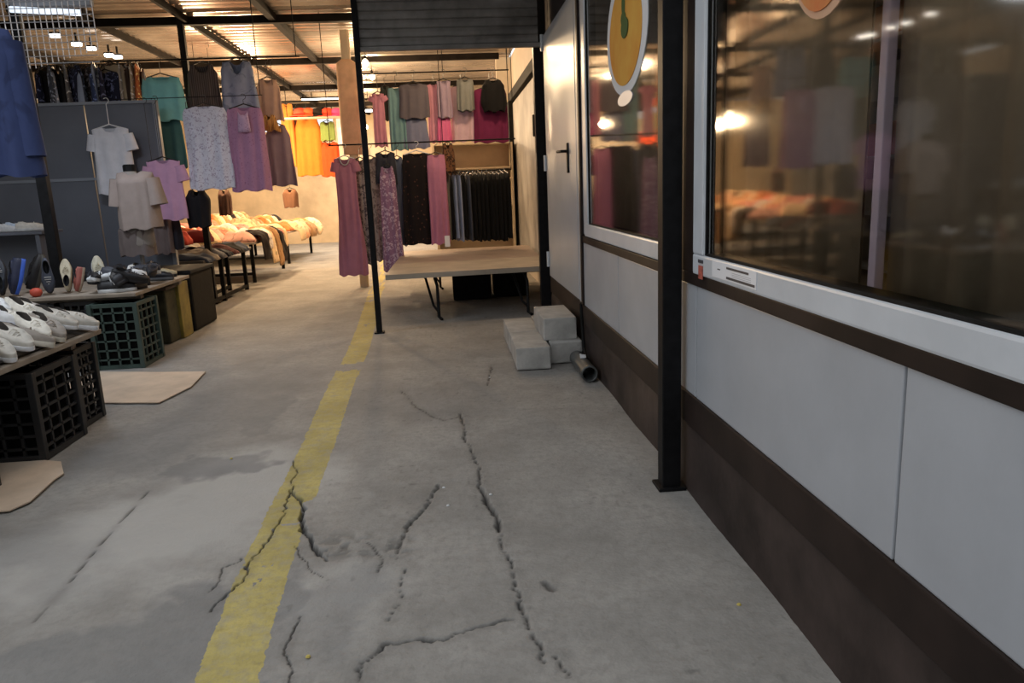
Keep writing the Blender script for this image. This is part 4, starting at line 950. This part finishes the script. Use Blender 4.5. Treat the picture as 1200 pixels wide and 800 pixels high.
# --- heaped cloths
def cloth_piece(lab, x, y, z, w, d, m_, seed, rz=0, drape=0, th=.05, name='folded_garment', group=None, dropx=.35):
    """rumpled garment lying on a table; drape>0 hangs over the aisle edge at local +x"""
    r = random.Random(seed); ph = [r.uniform(0, 6.28) for _ in range(8)]
    nx_, ny_ = 16, 10; b = MB(); top = []; bot = []
    L_ = w+drape
    for i in range(nx_+1):
        s = i/nx_*L_
        over = max(0, s-w)
        # path: flat, then rounded bend, then down
        if over <= 0: px, pz = s-w, 0
        else:
            R_ = .07; ang = min(PI/2*.94, over/R_); px = R_*math.sin(ang); pz = -R_*(1-math.cos(ang)); rest = over-R_*ang
            if rest > 0: px += rest*math.cos(ang); pz -= rest*math.sin(ang)
        for j in range(ny_+1):
            v = j/ny_-.5; e_ = (1-abs(2*v)**4)*(1-abs(2*i/nx_-1)**6)
            bump_ = .022*math.sin(7*s+ph[0]+5*v)+.016*math.sin(16*v+ph[1]+3*s)+.010*math.sin(23*s+ph[2]-9*v)
            hgt = th*(.3+.7*e_)+bump_*(.3+e_)*min(1, th/.04)
            vv = v*d*(1+.12*math.sin(6*s+ph[3]))
            if over <= 0: top.append((px, vv, max(.006, hgt))); bot.append((px, vv, 0))
            else:
                k_ = min(1, over/.1); nxx, nzz = math.sin(min(PI/2, over/.07)), math.cos(min(PI/2, over/.07))
                hh = max(.008, hgt*.6+.01); top.append((px+nxx*hh, vv, pz+nzz*hh)); bot.append((px, vv, pz))
    n = ny_+1
    f = [(i*n+j, (i+1)*n+j, (i+1)*n+j+1, i*n+j+1) for i in range(nx_) for j in range(ny_)]
    o_ = (nx_+1)*n
    f2 = [tuple(o_+q for q in reversed(a)) for a in f]
    rim = [i*n for i in range(nx_+1)]+[nx_*n+j for j in range(1, n)]+[i*n+ny_ for i in range(nx_-1, -1, -1)]+[j for j in range(ny_-1, 0, -1)]
    f3 = [(rim[k_], o_+rim[k_], o_+rim[(k_+1) % len(rim)], rim[(k_+1) % len(rim)]) for k_ in range(len(rim))]
    b.add(top+bot, f+f2+f3)
    return b.obj(name, m_, smooth=True, label=lab, cat='garment', group=group, loc=(x, y, z), rz=rz)
pc = {'pale pink': (222, 168, 150), 'peach': (228, 172, 130), 'cream': (226, 196, 156), 'rose': (206, 132, 120), 'orange': (216, 130, 74), 'beige': (196, 164, 128), 'black': (34, 28, 28), 'coral': (218, 120, 96), 'white': (224, 212, 204), 'tan': (170, 132, 92)}
def cm_(n): return cloth('heap_'+n.replace(' ', '_'), lin(*pc[n]), 'blotch', lin(*[k*.8 for k in pc[n]]), 9, .55)
where = ['nearest', 'second', 'third', 'fourth', 'fifth', 'sixth', 'seventh', 'eighth', 'ninth', 'tenth']
seqD = ['pale pink', 'rose', 'peach', 'cream', 'pale pink', 'coral', 'peach', 'beige', 'white', 'rose']
zD = .632
rr = random.Random(12); k = 0
for layer, (rows_, xo) in enumerate(((10, -2.96), (10, -3.5), (10, -4.1))):
    for q in range(rows_):
        y = 11.85+q*.24; nm = seqD[(q+layer*3) % 10]
        cloth_piece('%s crumpled garment, %s from front in the %s row of the pale heap' % (nm, where[q], ('aisle side', 'middle', 'rear')[layer]), xo+rr.uniform(-.02, .04), y, zD, .50, .23, cm_(nm), 100+k, rz=rr.uniform(-.15, .15), th=.10+.07*layer+rr.uniform(0, .04), group='garments heaped on the pale table')
        k += 1
drp = [('black', 11.95, .42), ('white', 12.15, .30), ('cream', 12.4, .52), ('tan', 12.75, .62), ('black', 13.1, .55), ('cream', 13.4, .35)]
for i, (nm, y, dr) in enumerate(drp):
    cloth_piece('%s garment draped over the pale heap edge, %s from the camera' % (nm, where[i]), -2.93, y, zD+.10+.02*(i % 2), .40, .30, cm_(nm), 300+i, rz=-.1+.05*i, drape=dr, th=.05, name='draped_garment', group='garments draped over the table edge')
for layer, xo in enumerate((-3.03, -3.7, -4.4)):
    for q in range(8):
        y = 15.05+q*.32; nm = ['orange', 'cream', 'black', 'peach', 'beige', 'tan', 'orange', 'cream'][(q+layer*3) % 8]
        cloth_piece('%s crumpled garment, %s from front in the %s row of the farthest heap' % (nm, where[q], ('aisle side', 'middle', 'rear')[layer]), xo+rr.uniform(-.02, .04), y, zD, .58, .31, cm_(nm), 500+layer*20+q, rz=rr.uniform(-.15, .15), th=.14+.10*layer, group='garments heaped on the farthest table', drape=.25 if layer == 0 and q % 2 else 0)
dn = {'dark navy': (36, 38, 48), 'grey': (86, 86, 92), 'slate': (64, 70, 84), 'black': (26, 25, 27), 'maroon': (84, 48, 48), 'stone': (132, 122, 112)}
for layer, xo in enumerate((-2.92, -3.5, -4.1)):
    for q in range(7):
        y = 9.2+q*.28; nm = ['slate', 'stone', 'grey', 'dark navy', 'maroon', 'black', 'slate'][(q+layer*2) % 7]
        cloth_piece('%s folded garment, %s from front in the %s row of the dark heap' % (nm, where[q], ('aisle side', 'middle', 'rear')[layer]), xo, y, TC_Z+.002, .55, .27, cloth('dark_'+nm.replace(' ', '_'), lin(*dn[nm])), 700+layer*20+q, rz=rr.uniform(-.12, .12), th=.06+.04*layer, group='garments heaped on the dark table', drape=.08 if layer == 0 else 0)
for i, (nm, c, px, py, y) in enumerate((('red', (190, 70, 56), 206, 268, 9.6), ('orange', (226, 120, 70), 216, 262, 10.0), ('dark red', (120, 44, 44), 232, 268, 10.0))):
    p = at(px, py, y=y); cloth_piece('%s garment bundle on the dark heap below the white floral dress' % nm, p.x+.15, y, TC_Z+.16, .34, .26, cloth('bundle_'+nm.replace(' ', '_'), lin(*c)), 800+i, th=.16)
# dark hanging bundle below the floral dress
garment('bag', 'black cloth bag hanging below the white floral dress', 'bag', (214, 222, 246, 266), 8.33, cloth('black_bag', lin(30, 28, 32)), rail=ZL2, prof=[(0, .6), (.3, .9), (1, .8)], depth=.2)
garment('bag', 'brown leather-like bag hanging behind the pale heap', 'bag', (254, 222, 270, 252), 11.4, cloth('brown_bag', lin(96, 70, 60)), rail=3.44, prof=[(0, .7), (.3, .95), (1, .9)], depth=.2)
garment('bag', 'grey brown bag hanging above the farthest heap', 'bag', (330, 221, 349, 243), 14.6, cloth('grey_bag', lin(120, 86, 66)), rail=3.44, prof=[(0, .7), (.3, .95), (1, .9)], depth=.2)

# cardboard on the floor
CBD = mat('cardboard', (.58, .46, .35), .85, .12, 4, bump=.15)
def board(poly, lab, nm='cardboard_sheet'):
    cx_, cy_ = sum(p[0] for p in poly)/len(poly), sum(p[1] for p in poly)/len(poly)
    MB().prism([(x-cx_, y-cy_) for x, y in poly], 0, .006).obj(nm, CBD, label=lab, cat='cardboard', loc=(cx_, cy_, .008))
board([(-2.78, 5.92), (-2.3, 5.78), (-1.91, 5.70), (-1.87, 5.24), (-1.95, 4.86), (-2.5, 4.98), (-2.95, 5.1)], 'tan cardboard sheet on the floor in front of the green crate')
board([(-2.95, 3.15), (-1.97, 3.19), (-1.93, 3.28), (-1.955, 3.55), (-1.95, 3.62), (-2.05, 3.80), (-2.15, 3.84), (-3.0, 3.84)], 'tan cardboard sheet on the floor under the black crates at the left edge')
# scattered paper bits
rr = random.Random(2)
for i, (px, py, lab) in enumerate(((574, 442, 'pale paper crumb near the steps on the floor'), (271, 537, 'white speck of paper on the floor left of the yellow line'), (575, 579, 'white crumb on the long crack'), (520, 571, 'white crumb beside the short crack'), (525, 592, 'white crumb between the two cracks'), (866, 708, 'yellow scrap on the floor by the brown skirt'), (361, 769, 'white crumb right of the yellow line near the bottom'))):
    p = at(px, py, z=.003); s = .008
    MB().lathe([(s*.5, 0), (s, s*.3), (s*.6, s*.8)], 7).obj('paper_crumb', mat('crumb_y', (.5, .4, .1), .8) if 'yellow' in lab else WHITEPVC, label=lab, cat='litter', loc=(p.x, p.y, .0))
